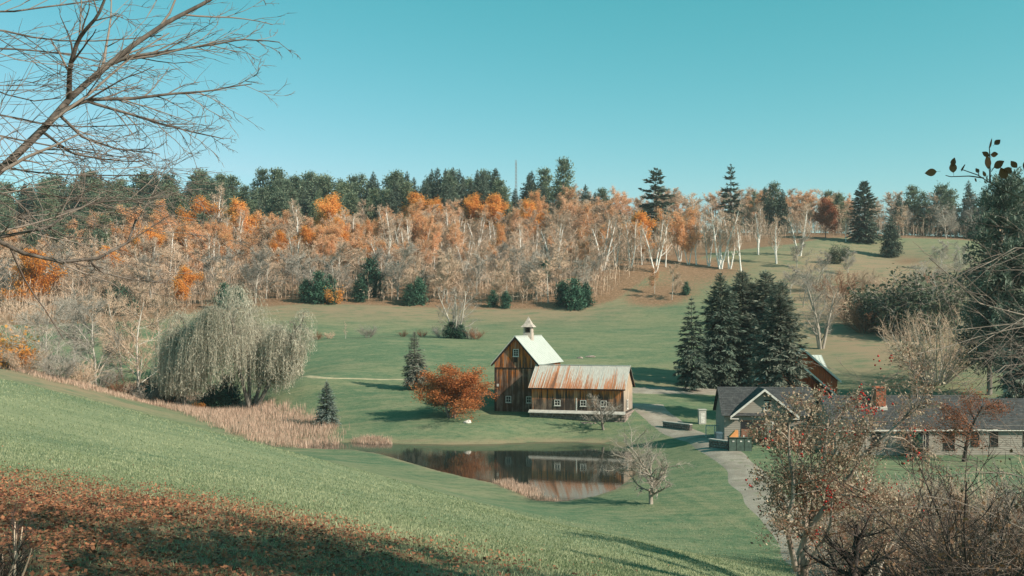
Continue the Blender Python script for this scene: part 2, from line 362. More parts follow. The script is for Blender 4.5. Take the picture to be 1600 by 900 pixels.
# ------------------------------------------------------------------ building materials
def siding(name, fresh, weath, grey, z0, z1, scale=1., gk=.55):
    """upright weathered boards: the fresh brown survives high under the eaves, the rest is greyed"""
    m, t, b = mat(name, .85, .15)
    tc = N(t, 'TexCoord').outputs['Object']; sx = N(t, 'SeparateXYZ'); t.links.new(tc, sx.inputs[0])
    n = noise(t, 3.2*scale, 4, tc, (2.2, 2.2, .16)); n2 = noise(t, 1.1, 3, tc, (1, 1, .5)); r = attr(t, 'rnd')
    h = N(t, 'MapRange'); t.links.new(sx.outputs[2], h.inputs[0]); h.inputs[1].default_value = z0; h.inputs[2].default_value = z1
    k = math_(t, 'ADD', h.outputs[0], math_(t, 'MULTIPLY', math_(t, 'SUBTRACT', n, .5), 1.5))
    k = math_(t, 'ADD', k, math_(t, 'MULTIPLY', math_(t, 'SUBTRACT', r, .5), .75))
    c = mixc(t, ramp(t, k, .30, .85), weath, fresh)
    c = mixc(t, math_(t, 'MULTIPLY', ramp(t, math_(t, 'ADD', n2, math_(t, 'MULTIPLY', r, .25)), .55, .80), gk), c, grey)
    c = mixc(t, math_(t, 'MULTIPLY', ramp(t, n, .62, .40), .35), c, (.03,.02,.015))
    t.links.new(c, b.inputs['Base Color']); bump(t, b, n, .5, .01); return m
M['siding']    = siding('barn_siding', (.62,.18,.03), (.115,.058,.036), (.34,.25,.195), 1.6, 8.8, 1., .7)
M['siding_sh'] = siding('shed_siding', (.66,.20,.04), (.075,.052,.042), (.40,.28,.20), .8, 2.9, 1., .5)
M['siding_end']= siding('shed_end_siding', (.50,.36,.25), (.33,.26,.21), (.55,.47,.39), 0., 3.)
M['white_wood'] = plain('white_wood', (.62,.58,.52), .7, .2, .2, 5.)
M['dark_trim'] = plain('dark_trim', (.045,.03,.022), .8, .2, .3, 5.)
M['soffit'] = plain('soffit', (.035,.025,.02), .9, .1, .2, 5.)
M['metal_pale'] = plain('metal_pale', (.47,.49,.44), .45, .4, .07, 1.2)
M['metal_cap'] = plain('metal_cap', (.46,.38,.32), .5, .4, .25, 2.5)
m, t, b = mat('rusty_metal', .55, .4); M['rusty'] = m
tc = N(t, 'TexCoord').outputs['Object']; sx = N(t, 'SeparateXYZ'); t.links.new(tc, sx.inputs[0])
nA = noise(t, 8.0, 3, tc, (1.6, .012, .012)); nB = noise(t, .55, 2, tc, (1, .1, .1)); nC = noise(t, 5., 3, tc, (2, .25, .25))
h = N(t, 'MapRange'); t.links.new(sx.outputs[2], h.inputs[0]); h.inputs[1].default_value = 5.7; h.inputs[2].default_value = 3.3
k = math_(t, 'ADD', math_(t, 'ADD', math_(t, 'MULTIPLY', h.outputs[0], .58), math_(t, 'MULTIPLY', math_(t, 'SUBTRACT', nA, .5), 2.6)), math_(t, 'MULTIPLY', math_(t, 'SUBTRACT', nB, .5), 1.6))
k = math_(t, 'ADD', math_(t, 'ADD', k, .13), math_(t, 'MULTIPLY', math_(t, 'SUBTRACT', nC, .5), .5))
c = mixc(t, ramp(t, nC, .3, .7), (.56,.53,.47), (.46,.42,.37)); c = mixc(t, ramp(t, k, .42, .66), c, (.50,.20,.09)); c = mixc(t, ramp(t, math_(t, 'ADD', k, math_(t, 'MULTIPLY', nA, -.3)), .58, .95), c, (.20,.10,.06))
t.links.new(c, b.inputs['Base Color'])
M['stone'] = plain('field_stone', (.27,.215,.185), .95, .1, .4, 3., None, .03)
M['mortar'] = plain('stone_backing', (.10,.09,.08), .95, .1, .3, 4.)
m, t, b = mat('window_glass', .05, .5); b.inputs['Base Color'].default_value = (.012,.014,.016,1); M['glass'] = m
M['clap'] = plain('grey_clapboard', (.28,.25,.21), .8, .2, .07, .7)
M['clap_shade'] = M['clap']
m, t, b = mat('shingle', .9, .15); M['shingle'] = m
c = mixc(t, ramp(t, noise(t, 6., 4), .3, .7), (.052,.053,.053), (.10,.10,.098)); c = mixc(t, math_(t, 'MULTIPLY', attr(t, 'rnd'), .6), c, (.036,.038,.04))
t.links.new(c, b.inputs['Base Color'])
M['red_board'] = siding('red_siding', (.66,.13,.035), (.55,.10,.035), (.45,.13,.07), 0., 4.)
M['brick'] = plain('chimney_brick', (.42,.13,.07), .9, .15, .3, 14.)
M['mortar_pale'] = plain('mortar_pale', (.45,.41,.36), .9, .1, .1, 4.)
M['bin_green'] = plain('bin_green', (.065,.095,.075), .6, .3, .25, 3.)
M['bin_blue'] = plain('bin_blue', (.06,.10,.12), .5, .4, .2, 3.)
M['wreath_sun_orange'] = plain('wreath_sun_orange', (.70,.28,.10), .8, .2, .15, 3.)  # orange of the wreath; on the wedge it paints sunlight
M['inside'] = plain('garage_inside', (.24,.12,.08), .9, .1, .3, 2.)
M['door_and_shade_dark'] = plain('door_and_shade_dark', (.018,.018,.02), .6, .3, .2, 3.)  # near-black of doors; on the cottage openings it paints shade
M['mast'] = plain('mast_steel', (.25,.24,.24), .6, .3, .1, 2.)
M['plaster_pale'] = plain('plaster_pale', (.42,.395,.35), .85, .15, .15, 2.)

rngb = np.random.default_rng(11)
def boards(mb, p0, u, n, width, top, bottom=lambda s: 0., bw=.24, th=.03, gap=.014, mat=0, holes=()):
    """upright boards side by side on a wall plane: p0 corner, u along the wall, n outwards; top(s), bottom(s) heights"""
    u = np.array(u, float); n = np.array(n, float); p0 = np.array(p0, float); s = 0.
    while s < width - .03:
        w = min(bw*rngb.uniform(.75, 1.25), width-s); a, b_ = s, s+w-gap; tt = th*rngb.uniform(.75, 1.35)
        spans = [(max(bottom(a), bottom(b_)), None)]
        for (h0, h1, z0, z1) in holes:
            if b_ > h0 and a < h1: spans = [(spans[0][0], z0), (z1, None)]
        r = rngb.random()
        for lo, hi in spans:
            ha, hb = (top(a), top(b_)) if hi is None else (hi, hi)
            if min(ha, hb) <= lo + .02: continue
            z = np.array((0, 0, 1.)); q = [p0+u*a+z*lo, p0+u*b_+z*lo, p0+u*b_+z*hb, p0+u*a+z*ha]
            mb.hexa([q[0], q[1], q[1]+n*tt, q[0]+n*tt, q[3], q[2], q[2]+n*tt, q[3]+n*tt], mat, r)
        s += w
    return mb
def stones(mb, p0, u, n, length, height, size=.38, mat=0, rough=.12, top=lambda s: 1e9):
    """rounded field stones laid in uneven courses"""
    u = np.array(u, float); n = np.array(n, float); z = 0.
    while z < height:
        h = min(size*rngb.uniform(.55, .95), height-z+.05); s = 0.
        while s < length:
            w = size*rngb.uniform(.7, 1.6)
            if z < top(s):
                e = min(s+w-.03, length); k = rngb.uniform(.5, 1.)*rough; j = lambda a=.05: rngb.uniform(-a, a)
                v = []
                for zz, inn in ((z+.01, .0), (z+h*.5, k), (z+h-.03, .0)):
                    for ss, i2 in ((s, 0), (s+(e-s)*.3, k), (e-(e-s)*.25, k), (e, 0)):
                        v.append(np.array(p0) + u*(ss+j(.02)) + n*(.02+inn*.5+i2*.6+j(.02)) + np.array((0, 0, zz+j(.02))))
                f = [(r*4+c_, r*4+c_+1, r*4+c_+5, r*4+c_+4) for r in range(2) for c_ in range(3)]
                mb.add(v, f, mat, rngb.random())
            s += w
        z += h
    return mb
def window(parent, p, u, n, w, h, cols=2, rows=3, frame='white_wood', fw=.09, glass='glass', name='window', sill=True):
    """frame with glazing bars (part) and its pane (sub-part); p = lower middle of the opening"""
    p = np.array(p, float); u = np.array(u, float); n = np.array(n, float); z = np.array((0, 0, 1.))
    def bar(mb, a0, a1, b0, b1, d0, d1):
        mb.hexa([p+u*a+n*d+z*b_ for b_ in (b0, b1) for a, d in ((a0, d1), (a1, d1), (a1, d0), (a0, d0))])
    mb = MB()
    bar(mb, -w/2-fw, -w/2, -fw, h+fw, .0, .07); bar(mb, w/2, w/2+fw, -fw, h+fw, .0, .07)
    bar(mb, -w/2, w/2, h, h+fw, .0, .068); bar(mb, -w/2, w/2, -fw, 0, .0, .068)
    for k in range(1, cols): x = -w/2 + w*k/cols; bar(mb, x-.022, x+.022, 0, h, .01, .045)
    for k in range(1, rows): y = h*k/rows; bar(mb, -w/2, w/2, y-.02, y+.02, .012, .043)
    o = mb.build(name, M[frame], parent)
    if sill:
        mb = MB(); bar(mb, -w/2-fw-.05, w/2+fw+.05, -fw-.06, -fw-.003, .0, .12); mb.build('sill', M[frame], o)
    mb = MB(); bar(mb, -w/2, w/2, 0, h, -.02, .015); mb.build('pane', M[glass], o)
    return o
def gable_top(w, he, rise): return lambda s: he + rise*(1 - abs(s - w/2)/(w/2))
def seams(mb, quad, n, r=.025, mat=0):
    """raised seams from the ridge edge (quad 0-1) to the eave edge (quad 3-2)"""
    q = np.array(quad, float); nn = np.cross(q[1]-q[0], q[3]-q[0]); nn /= -np.linalg.norm(nn)
    for k in range(n+1):
        a = q[0] + (q[1]-q[0])*k/n; b_ = q[3] + (q[2]-q[3])*k/n; d = unit(q[1]-q[0])*r
        a = a + unit(b_-a)*.01
        mb.hexa([a-d, a+d, b_+d, b_-d, a-d+nn*r*1.6, a+d+nn*r*1.6, b_+d+nn*r*1.6, b_-d+nn*r*1.6], mat)

# ------------------------------------------------------------------ tall barn
TH = R(-17)
bx, by, _ = at_px(806, 640, 137); BZ = 2.85
barn = thing('barn', 'tall weathered brown barn with pale metal roof and pointed cupola', 'barn', (bx, by, BZ), TH)
W_, L_, HE, RI = 6.1, 12.8, 6.58, 3.45
mb = MB(); mb.box((-W_/2+.04, .04, -1.2), (W_/2-.04, L_-.04, HE)); gt = gable_top(W_, HE, RI)
mb.add([(-W_/2+.04,.04,HE),(W_/2-.04,.04,HE),(0,.04,HE+RI-.05),(-W_/2+.04,L_-.04,HE),(W_/2-.04,L_-.04,HE),(0,L_-.04,HE+RI-.05)], [(0,1,2),(3,5,4)])
mb.add([(-W_/2+.04,.04,HE),(0,.04,HE+RI-.05),(0,L_-.04,HE+RI-.05),(-W_/2+.04,L_-.04,HE),(W_/2-.04,.04,HE),(W_/2-.04,L_-.04,HE)], [(0,1,2,3),(4,5,2,1)])
mb.build('frame', M['soffit'], barn)
H1 = [(W_/2-.05-.45, W_/2-.05+.45, 7.05, 7.95)]
mb = boards(MB(), (-W_/2, 0, 0), (1,0,0), (0,-1,0), W_, lambda s: gt(s)-.04, lambda s: HE-.82, holes=[(2.67,3.49,7.3,8.34)]); tag(mb.build('gable_boards', M['siding'], barn), kind='stuff')
mb = boards(MB(), (-W_/2, 0, -1.0), (1,0,0), (0,-1,0), W_, lambda s: HE+1.0-.94, holes=[(1.55,2.35,1.95,2.85),(4.5,5.25,1.95,2.85)]); tag(mb.build('front_boards', M['siding'], barn), kind='stuff')
for sgn in (-1, 1):
    mb = boards(MB(), (sgn*W_/2, 0 if sgn > 0 else L_, -1.0), (0, sgn, 0), (sgn,0,0), L_, lambda s: HE+1.0-.05); tag(mb.build('side_boards', M['siding'], barn), kind='stuff')
mb = boards(MB(), (W_/2, L_, -1.0), (-1,0,0), (0,1,0), W_, lambda s: gt(s)+1.0-.05); tag(mb.build('rear_boards', M['siding'], barn), kind='stuff')
MB().box((-W_/2-.02, -.09, HE-.94), (W_/2+.02, -.002, HE-.80)).build('belt_trim', M['dark_trim'], barn)
for sx_ in (-W_/2, W_/2-.14): MB().box((sx_-.03, -.075, -1.0), (sx_+.17, -.003, HE-.96)).build('corner_board', M['dark_trim'], barn)
window(barn, (.03, -.03, 7.4), (1,0,0), (0,-1,0), .62, .84, 2, 3)
MB().box((-.25, -.055, 6.5), (.28, -.028, 7.22)).build('hatch', M['dark_trim'], barn)
window(barn, (-1.05, -.03, 1.05), (1,0,0), (0,-1,0), .62, .72, 2, 2)
window(barn, (1.88, -.03, 1.05), (1,0,0), (0,-1,0), .58, .72, 2, 2)
MB().box((-2.75, -.06, 3.15), (-2.45, -.028, 3.5)).build('vent_panel', M['white_wood'], barn)
ov, og = .42, .55; sl = RI/(W_/2); zt = HE+RI+.10
for sgn in (-1, 1):
    xe = sgn*(W_/2+ov); ze = zt - sl*(W_/2+ov)
    q = [(0,-og,zt),(0,L_+.4,zt),(xe,L_+.4,ze),(xe,-og,ze)]
    if sgn > 0: q = [q[0], q[3], q[2], q[1]]
    o = MB().slab(q, .06).build('roof_slope', M['metal_pale'], barn)
    mb = MB(); qq = [(0,-og,zt+.001),(0,L_+.4,zt+.001),(xe,L_+.4,ze+.001),(xe,-og,ze+.001)]
    if sgn > 0: seams(mb, qq, 17, .018)
    else: seams(mb, [qq[1], qq[0], qq[3], qq[2]], 17, .018)
    tag(mb.build('seam_ribs', M['metal_pale'], o), kind='stuff')
    mb = MB(); mb.hexa([(0,-og+.02,zt-.3),(xe*.985,-og+.02,ze-.25),(xe*.985,-.05,ze-.25),(0,-.05,zt-.3),(0,-og+.02,zt-.062-.02),(xe*.985,-og+.02,ze-.04),(xe*.985,-.05,ze-.04),(0,-.05,zt-.082)])
    mb.build('rake_soffit', M['soffit'], barn)
MB().box((-.12, -og-.01, zt-.02), (.12, L_+.41, zt+.05)).build('ridge_cap', M['metal_pale'], barn)
# cupola
cy = 6.3; cz = zt
mb = MB(); mb.box((-.62, cy-.62, cz-1.0), (.62, cy+.62, cz+.42)); cup = mb.build('cupola', M['metal_cap'], barn)
for sx_ in (-1, 1):
    for sy_ in (-1, 1): MB().box((sx_*.5-.08, cy+sy_*.5-.08, cz+.42), (sx_*.5+.08, cy+sy_*.5+.08, cz+1.25)).build('corner_post', M['metal_cap'], cup)
for k in range(6):
    MB().box((-.47, cy-.47, cz+.46+k*.135), (.47, cy+.47, cz+.54+k*.135)).build('louver', M['dark_trim'], cup)
MB().box((-.58, cy+.36, cz+.421), (.575, cy+.575, cz+1.24)).build('cupola_panel', M['metal_cap'], cup)
MB().box((.36, cy-.5, cz+.421), (.58, cy+.5, cz+1.238)).build('cupola_panel', M['metal_cap'], cup)
mb = MB(); e = .92
mb.add([(-e,cy-e,cz+1.22),(e,cy-e,cz+1.22),(e,cy+e,cz+1.22),(-e,cy+e,cz+1.22),(-.5,cy-.5,cz+1.72),(.5,cy-.5,cz+1.72),(.5,cy+.5,cz+1.72),(-.5,cy+.5,cz+1.72),(0,cy,cz+2.75)],
       [(0,1,5,4),(1,2,6,5),(2,3,7,6),(3,0,4,7)]).add([(-.5,cy-.5,cz+1.72),(.5,cy-.5,cz+1.72),(.5,cy+.5,cz+1.72),(-.5,cy+.5,cz+1.72),(0,cy,cz+2.75)], [(0,1,4),(1,2,4),(2,3,4),(3,0,4)]).add([(-e,cy-e,cz+1.22),(e,cy-e,cz+1.22),(e,cy+e,cz+1.22),(-e,cy+e,cz+1.22)], [(3,2,1,0)])
mb.build('cupola_roof', M['metal_cap'], cup)

# ------------------------------------------------------------------ long low shed in front of the barn
sx0, sy0, _ = at_px(831, 650, 132.5)
SZ = 14.3 - (641-HY)/F*132.5                 # floor level = the pale sill board
shed = thing('shed', 'long low wooden shed with rust streaked metal roof and stone footing', 'shed', (sx0, sy0, SZ), R(-16))
SL, SD, SHE, SRI = 12.3, 7.0, 3.25, 2.55
mb = MB(); mb.box((.05,.05,-1.6), (SL-.05, SD-.05, SHE)); tp = SHE+SRI-.08
mb.add([(.05,.05,SHE),(.05,SD-.05,SHE),(.05,SD/2,tp),(SL-.05,.05,SHE),(SL-.05,SD-.05,SHE),(SL-.05,SD/2,tp)], [(0,2,1),(3,4,5)])
mb.add([(.05,.05,SHE),(SL-.05,.05,SHE),(SL-.05,SD/2,tp),(.05,SD/2,tp),(.05,SD-.05,SHE),(SL-.05,SD-.05,SHE)], [(0,1,2,3),(4,3,2,5)])
mb.build('frame', M['soffit'], shed)
tag(boards(MB(), (0,0,0), (1,0,0), (0,-1,0), SL, lambda s: SHE-.02, bw=.22, holes=[(3.05,3.95,.72,1.5),(6.55,7.4,.72,1.5),(9.3,10.1,.72,1.5)]).build('front_boards', M['siding_sh'], shed), kind='stuff')
tag(boards(MB(), (SL,0,0), (0,1,0), (1,0,0), SD, lambda s: gable_top(SD, SHE, SRI)(s)-.1, bw=.22, holes=[(2.2,3.2,.3,1.5)]).build('end_boards', M['siding_end'], shed), kind='stuff')
tag(boards(MB(), (0,SD,0), (0,-1,0), (-1,0,0), SD, lambda s: gable_top(SD, SHE, SRI)(s)-.1, bw=.22).build('end_boards', M['siding_sh'], shed), kind='stuff')
tag(boards(MB(), (SL,SD,0), (-1,0,0), (0,1,0), SL, lambda s: SHE-.02, bw=.22).build('rear_boards', M['siding_sh'], shed), kind='stuff')
for x in (3.5, 6.98, 9.7): window(shed, (x, -.035, .76), (1,0,0), (0,-1,0), .66, .64, 2, 2, fw=.08)
window(shed, (SL+.035, 2.7, .34), (0,1,0), (1,0,0), .8, 1.05, 2, 3, fw=.09)
MB().box((6.0, -.06, .05), (6.16, -.03, 1.75)).build('door_jamb', M['white_wood'], shed)
# sloping pale skirt board along the sill
mb = MB(); mb.hexa([(-.35,-.62,-.30),(SL+.25,-.62,-.30),(SL+.25,-.02,-.12),(-.35,-.02,-.12),(-.35,-.62,-.22),(SL+.25,-.62,-.22),(SL+.25,-.02,.10),(-.35,-.02,.10)])
mb.build('skirt_board', M['plaster_pale'], shed)
# roof
zt = SHE+SRI+.12; sl = SRI/(SD/2); ov = .5
for sgn in (-1, 1):
    ye = SD/2 + sgn*(SD/2+ov); ze = zt - sl*(SD/2+ov); a, b_ = -.38, SL+.35
    nsh = 15; xs = np.linspace(a, b_, nsh+1)
    for k in range(nsh):                      # one sheet of corrugated metal after another, the joints lapped
        lift = .012*(k % 2)
        q = [(xs[k]-.02,SD/2,zt+lift),(xs[k+1],SD/2,zt+lift),(xs[k+1],ye,ze+lift),(xs[k]-.02,ye,ze+lift)]
        if sgn < 0: q = [q[0], q[3], q[2], q[1]]
        mb = MB(); mb.slab(q, .03)
        qq = [(xs[k]+.04,SD/2,zt+lift+.002),(xs[k+1]-.06,SD/2,zt+lift+.002),(xs[k+1]-.06,ye,ze+lift+.002),(xs[k]+.04,ye,ze+lift+.002)]
        seams(mb, qq if sgn < 0 else [qq[1], qq[0], qq[3], qq[2]], 5, .018)
        mb.build('roof_sheet', M['rusty'], shed)
    MB().hexa([(a+.05,SD/2,zt-.22),(b_-.05,SD/2,zt-.22),(b_-.05,ye-sgn*.03,ze-.16),(a+.05,ye-sgn*.03,ze-.16),(a+.05,SD/2,zt-.05),(b_-.05,SD/2,zt-.05),(b_-.05,ye-sgn*.03,ze-.045),(a+.05,ye-sgn*.03,ze-.045)]).build('roof_deck', M['soffit'], shed)
MB().box((-.4, SD/2-.14, zt-.01), (SL+.37, SD/2+.14, zt+.055)).build('ridge_cap', M['metal_pale'], shed)
mb = stones(MB(), (-.3,-.02,-2.2), (1,0,0), (0,-1,0), SL+.5, 1.9, .46); stones(mb, (SL+.2,-.02,-2.2), (0,1,0), (1,0,0), SD, 2.0, .46)
tag(mb.build('footing_stones', M['stone'], shed), kind='stuff')
MB().box((-.3,-.01,-2.2), (SL+.19, SD, -.16)).build('footing', M['mortar'], shed)
# grassy stone bank below the shed
bankx = lambda s: 1.0
mb = MB()
for k in range(230):
    s = rngb.uniform(-.6, SL*.75); d = abs(rngb.normal(0, .65)); w, h, dd = rngb.uniform(.14,.34,3); p = np.array((s, -.5-d, -1.5-.45*d + rngb.uniform(-.05,.1)))
    a = rngb.uniform(0, 6.28); ca, sa = math.cos(a), math.sin(a)
    v = np.array([(x*w*(.7 if zz > 0 else 1), y*dd*(.7 if zz > 0 else 1), zz*h*.8) for zz in (-.6, .6) for x, y in ((-1,-1),(1,-1),(1,1),(-1,1))])*rngb.uniform(.8,1.2,(8,3))
    v[:, :2] = v[:, :2] @ np.array([[ca, sa],[-sa, ca]]); mb.hexa(v + p, 0, rngb.random())
bank = mb.mesh('bank_stones', [M['stone']])
bo = obj('bank_stones', bank, shed); tag(bo, kind='stuff')
def boulder(name, label, p, size, matn='stone', seed=1):
    r = np.random.default_rng(seed); import bmesh
    bm = bmesh.new(); bmesh.ops.create_icosphere(bm, subdivisions=3, radius=1.)
    off = r.normal(0, 1, (6, 3))
    for v in bm.verts:
        c = np.array(v.co); k = 1 + .16*sum(math.sin(2.2*c@o+i) for i, o in enumerate(off))/2.2
        v.co = Vector(c*k*np.array(size))
    me = bpy.data.meshes.new(name); bm.to_mesh(me); bm.free(); me.materials.append(M[matn]); me.attributes.new('rnd', 'FLOAT', 'POINT')
    return tag(obj(name, me, None, p), label, 'rock')
M['rock_pale'] = plain('rock_pale', (.55,.51,.45), .9, .1, .2, 3.)

# ------------------------------------------------------------------ grey cottage with cross gable
def shingled(mb, quad, rows, course=.02):
    """roof slope as overlapping shingle courses; quad: ridge-left, ridge-right, eave-right, eave-left (seen from outside)"""
    q = np.array(quad, float); nn = np.cross(q[3]-q[0], q[1]-q[0]); nn /= np.linalg.norm(nn)
    for k in range(rows):
        a, b_ = k/rows, (k+1)/rows; L = q[0]+(q[3]-q[0])*a; Rr = q[1]+(q[2]-q[1])*a; L2 = q[0]+(q[3]-q[0])*b_; R2 = q[1]+(q[2]-q[1])*b_
        ln = np.linalg.norm(Rr-L); n = max(1, int(ln/.42)); sh = .5*(k % 2) + rngb.uniform(-.15, .15)
        for j in range(-1, n+1):
            u0, u1 = max(0, (j+sh)/n), min(1, (j+sh+1)/n - .0006)
            if u1 <= u0 + .0005: continue
            r = rngb.random(); h0, h1 = course*rngb.uniform(.6, 1.), course*rngb.uniform(1.6, 2.2)
            p = [L2+(R2-L2)*u0, L2+(R2-L2)*u1, Rr*u1+L*(1-u1), Rr*u0+L*(1-u0)]
            mb.hexa([p[0]-nn*.03, p[1]-nn*.03, p[2]-nn*.03, p[3]-nn*.03, p[0]+nn*h1, p[1]+nn*h1, p[2]+nn*h0, p[3]+nn*h0], 0, r)
    return mb
def clapboards(mb, p0, u, n, width, top, bh=.2, holes=(), bottom=0.):
    """level boards, each lapping the one below; top(s) is the wall height along s"""
    u = np.array(u, float); n = np.array(n, float); p0 = np.array(p0, float); z = bottom; Z = np.array((0,0,1.))
    while True:
        ss = np.linspace(0, width, 200); ok = np.array([top(s) for s in ss]) > z+bh*.6
        if not ok.any(): break
        a, b_ = ss[ok][0], ss[ok][-1]; spans = [(a, b_)]
        for (h0, h1, z0, z1) in holes:
            if z+bh > z0+.02 and z < z1-.02: spans = [q for (x, y) in spans for q in ((x, min(y, h0)), (max(x, h1), y)) if q[1] > q[0]+.02]
        for x, y in spans:
            mb.hexa([p0+u*x+Z*z, p0+u*y+Z*z, p0+u*y+n*.045+Z*z, p0+u*x+n*.045+Z*z, p0+u*x+Z*(z+bh), p0+u*y+Z*(z+bh), p0+u*y+n*.014+Z*(z+bh), p0+u*x+n*.014+Z*(z+bh)], 0, rngb.random()*.25)
        z += bh
    return mb
CD = 108.0; c0x, c0y, _ = at_px(1132, 690, CD); CZ = 1.75
cot = thing('cottage', 'small grey cottage with dark shingle roof and open fronted gable', 'house', (c0x, c0y, CZ), R(-4))
CW, CDp, CE, CR = 9.6, 6.6, 3.2, 2.6
g0, g1 = 1.0, 7.4; gw = g1-g0                                             # cross gable front
mb = MB(); mb.box((.05,.06,-.6), (CW-.05, CDp-.05, CE-.02))
mb.add([(.05,.06,CE-.02),(.05,CDp-.05,CE-.02),(.05,CDp/2,CE+CR-.15),(CW-.05,.06,CE-.02),(CW-.05,CDp-.05,CE-.02),(CW-.05,CDp/2,CE+CR-.15)], [(0,2,1),(3,4,5)])
mb.build('frame', M['clap'], cot)
def cot_top(s):
    if s < g0 or s > g1: return CE-.05
    return CE + CR*(1-abs(s-(g0+g1)/2)/(gw/2)) - .1
op = (1.75, 4.25, -.4, 2.25)
clapboards(MB(), (0,0,-.4), (1,0,0), (0,-1,0), CW, lambda s: cot_top(s)+.4, .2, [(op[0],op[1],-.5,2.65),(5.35,7.0,-.5,2.6),(4.2,5.0,3.9,4.9)]).build('clapboards', M['clap'], cot)
clapboards(MB(), (0,CDp,-.4), (0,-1,0), (-1,0,0), CDp, lambda s: gable_top(CDp,CE,CR)(s)+.3, .2).build('clapboards', M['clap'], cot)
MB().box((op[0], -.06, -.38), (op[1], -.012, 2.22)).build('opening', M['door_and_shade_dark'], cot)  # dark plate painting the shade inside the garage
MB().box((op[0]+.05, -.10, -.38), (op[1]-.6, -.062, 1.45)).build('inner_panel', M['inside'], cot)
MB().box((5.37, -.05, -.38), (6.98, -.012, 2.18)).build('opening', M['door_and_shade_dark'], cot)  # second dark plate, interior shade put into its colour
MB().box((op[0]-.14, -.09, 2.26), (op[1]+.12, -.05, 2.42)).build('lintel', M['dark_trim'], cot)
for x in (4.27, 5.05): MB().box((x, -.09, -.4), (x+.2, -.048, 2.24)).build('post', M['white_wood'], cot)
window(cot, (4.6, -.045, 3.55), (1,0,0), (0,-1,0), .62, .8, 2, 2)
zt = CE+CR; ov = .4; sl = CR/(CDp/2)
f_ = [(-.35, CDp/2, zt), (CW+.35, CDp/2, zt), (CW+.35, -ov, zt-sl*(CDp/2+ov)), (-.35, -ov, zt-sl*(CDp/2+ov))]
bk = [(CW+.35, CDp/2, zt), (-.35, CDp/2, zt), (-.35, CDp+ov, zt-sl*(CDp/2+ov)), (CW+.35, CDp+ov, zt-sl*(CDp/2+ov))]
shingled(MB(), f_, 17).build('roof_slope', M['shingle'], cot); shingled(MB(), bk, 17).build('roof_slope', M['shingle'], cot)
gm = (g0+g1)/2; sg = CR/(gw/2); go = .65
gl = [(gm, CDp/2, zt+.01), (gm, -go, zt+.01), (g0-.45, -go, zt+.01-sg*(gm-g0+.45)), (g0-.45, .35, zt+.01-sg*(gm-g0+.45))]
gr_ = [(gm, -go, zt+.01), (gm, CDp/2, zt+.01), (g1+.45, .35, zt+.01-sg*(g1+.45-gm)), (g1+.45, -go, zt+.01-sg*(g1+.45-gm))]
shingled(MB(), gl, 14).build('gable_slope', M['shingle'], cot); shingled(MB(), gr_, 14).build('gable_slope', M['shingle'], cot)
for sgn, xe in ((-1, g0-.45), (1, g1+.45)):
    ze = zt - sg*abs(xe-gm)
    MB().hexa([(gm,-go-.04,zt-.24),(xe,-go-.04,ze-.22),(xe,-go+.0,ze-.22),(gm,-go+.0,zt-.24),(gm,-go-.04,zt+.03),(xe,-go-.04,ze+.03),(xe,-go,ze+.03),(gm,-go,zt+.03)]).build('rake_board', M['white_wood'], cot)
    MB().box((min(xe, xe-sgn*.9), -go-.02, ze-.30), (max(xe, xe-sgn*.9), .0, ze-.235)).build('eave_return', M['white_wood'], cot)
# ------------------------------------------------------------------ long grey house with brick chimney
HD = 99.5; h0x, h0y, _ = at_px(1306, 710, HD); HZ = 1.45
hou = thing('long_house', 'long low grey house with dark shingle roof and brick chimney', 'house', (h0x, h0y, HZ), R(1.5))
HW, HDp, HE2, HR = 26.0, 7.4, 2.95, 2.75
mb = MB(); mb.box((.05,.06,-.6), (HW-.05, HDp-.05, HE2-.02)); mb.add([(.05,.06,HE2-.02),(.05,HDp-.05,HE2-.02),(.05,HDp/2,HE2+HR-.12)], [(0,2,1)]); mb.build('frame', M['clap'], hou)
ops = [(1.75,2.5,.95,2.35),(3.6,4.5,.95,2.35),(7.3,9.1,-.0,2.45),(10.9,12.0,.55,2.35),(13.7,14.5,.9,2.3),(15.6,16.4,.9,2.3),(19.,20.,.9,2.3),(22.,23.,.9,2.3)]
clapboards(MB(), (0,0,-.4), (1,0,0), (0,-1,0), HW, lambda s: HE2+.35, .2, [(a,b_,c_+.4,d+.4) for a,b_,c_,d in ops]).build('clapboards', M['clap'], hou)
clapboards(MB(), (0,HDp,-.4), (0,-1,0), (-1,0,0), HDp, lambda s: gable_top(HDp,HE2,HR)(s)+.3, .2).build('clapboards', M['clap'], hou)
for a, b_, c_, d in ops:
    if b_-a > 1.2: continue
    window(hou, ((a+b_)/2, -.03, c_+.05), (1,0,0), (0,-1,0), b_-a-.1, d-c_-.1, 2, 3, frame='dark_trim', fw=.06)
o = MB().box((7.32,-.05,.0), (9.08,-.012,2.42)).build('door', M['door_and_shade_dark'], hou)
for x in (7.32, 8.78, 9.02): MB().box((x, -.075, .0), (x+.06, -.048, 2.4)).build('door_jamb', M['plaster_pale'], o)
for x in (7.02, 9.12): MB().box((x, -.07, .35), (x+.26, -.046, 2.4)).build('shutter', M['door_and_shade_dark'], hou)
MB().box((6.6,-1.3,-.5), (9.8,-.05,-.06)).build('step', M['stone'], hou)
zt = HE2+HR; sl = HR/(HDp/2); ov = .45
f_ = [(-.4, HDp/2, zt), (16.2, HDp/2, zt), (16.2, -ov, zt-sl*(HDp/2+ov)), (-.4, -ov, zt-sl*(HDp/2+ov))]
shingled(MB(), f_, 20).build('roof_slope', M['shingle'], hou)
f2 = [(16.22, HDp/2, zt-.35), (HW+.4, HDp/2, zt-.35), (HW+.4, -ov, zt-sl*(HDp/2+ov)-.1), (16.22, -ov, zt-sl*(HDp/2+ov)-.1)]
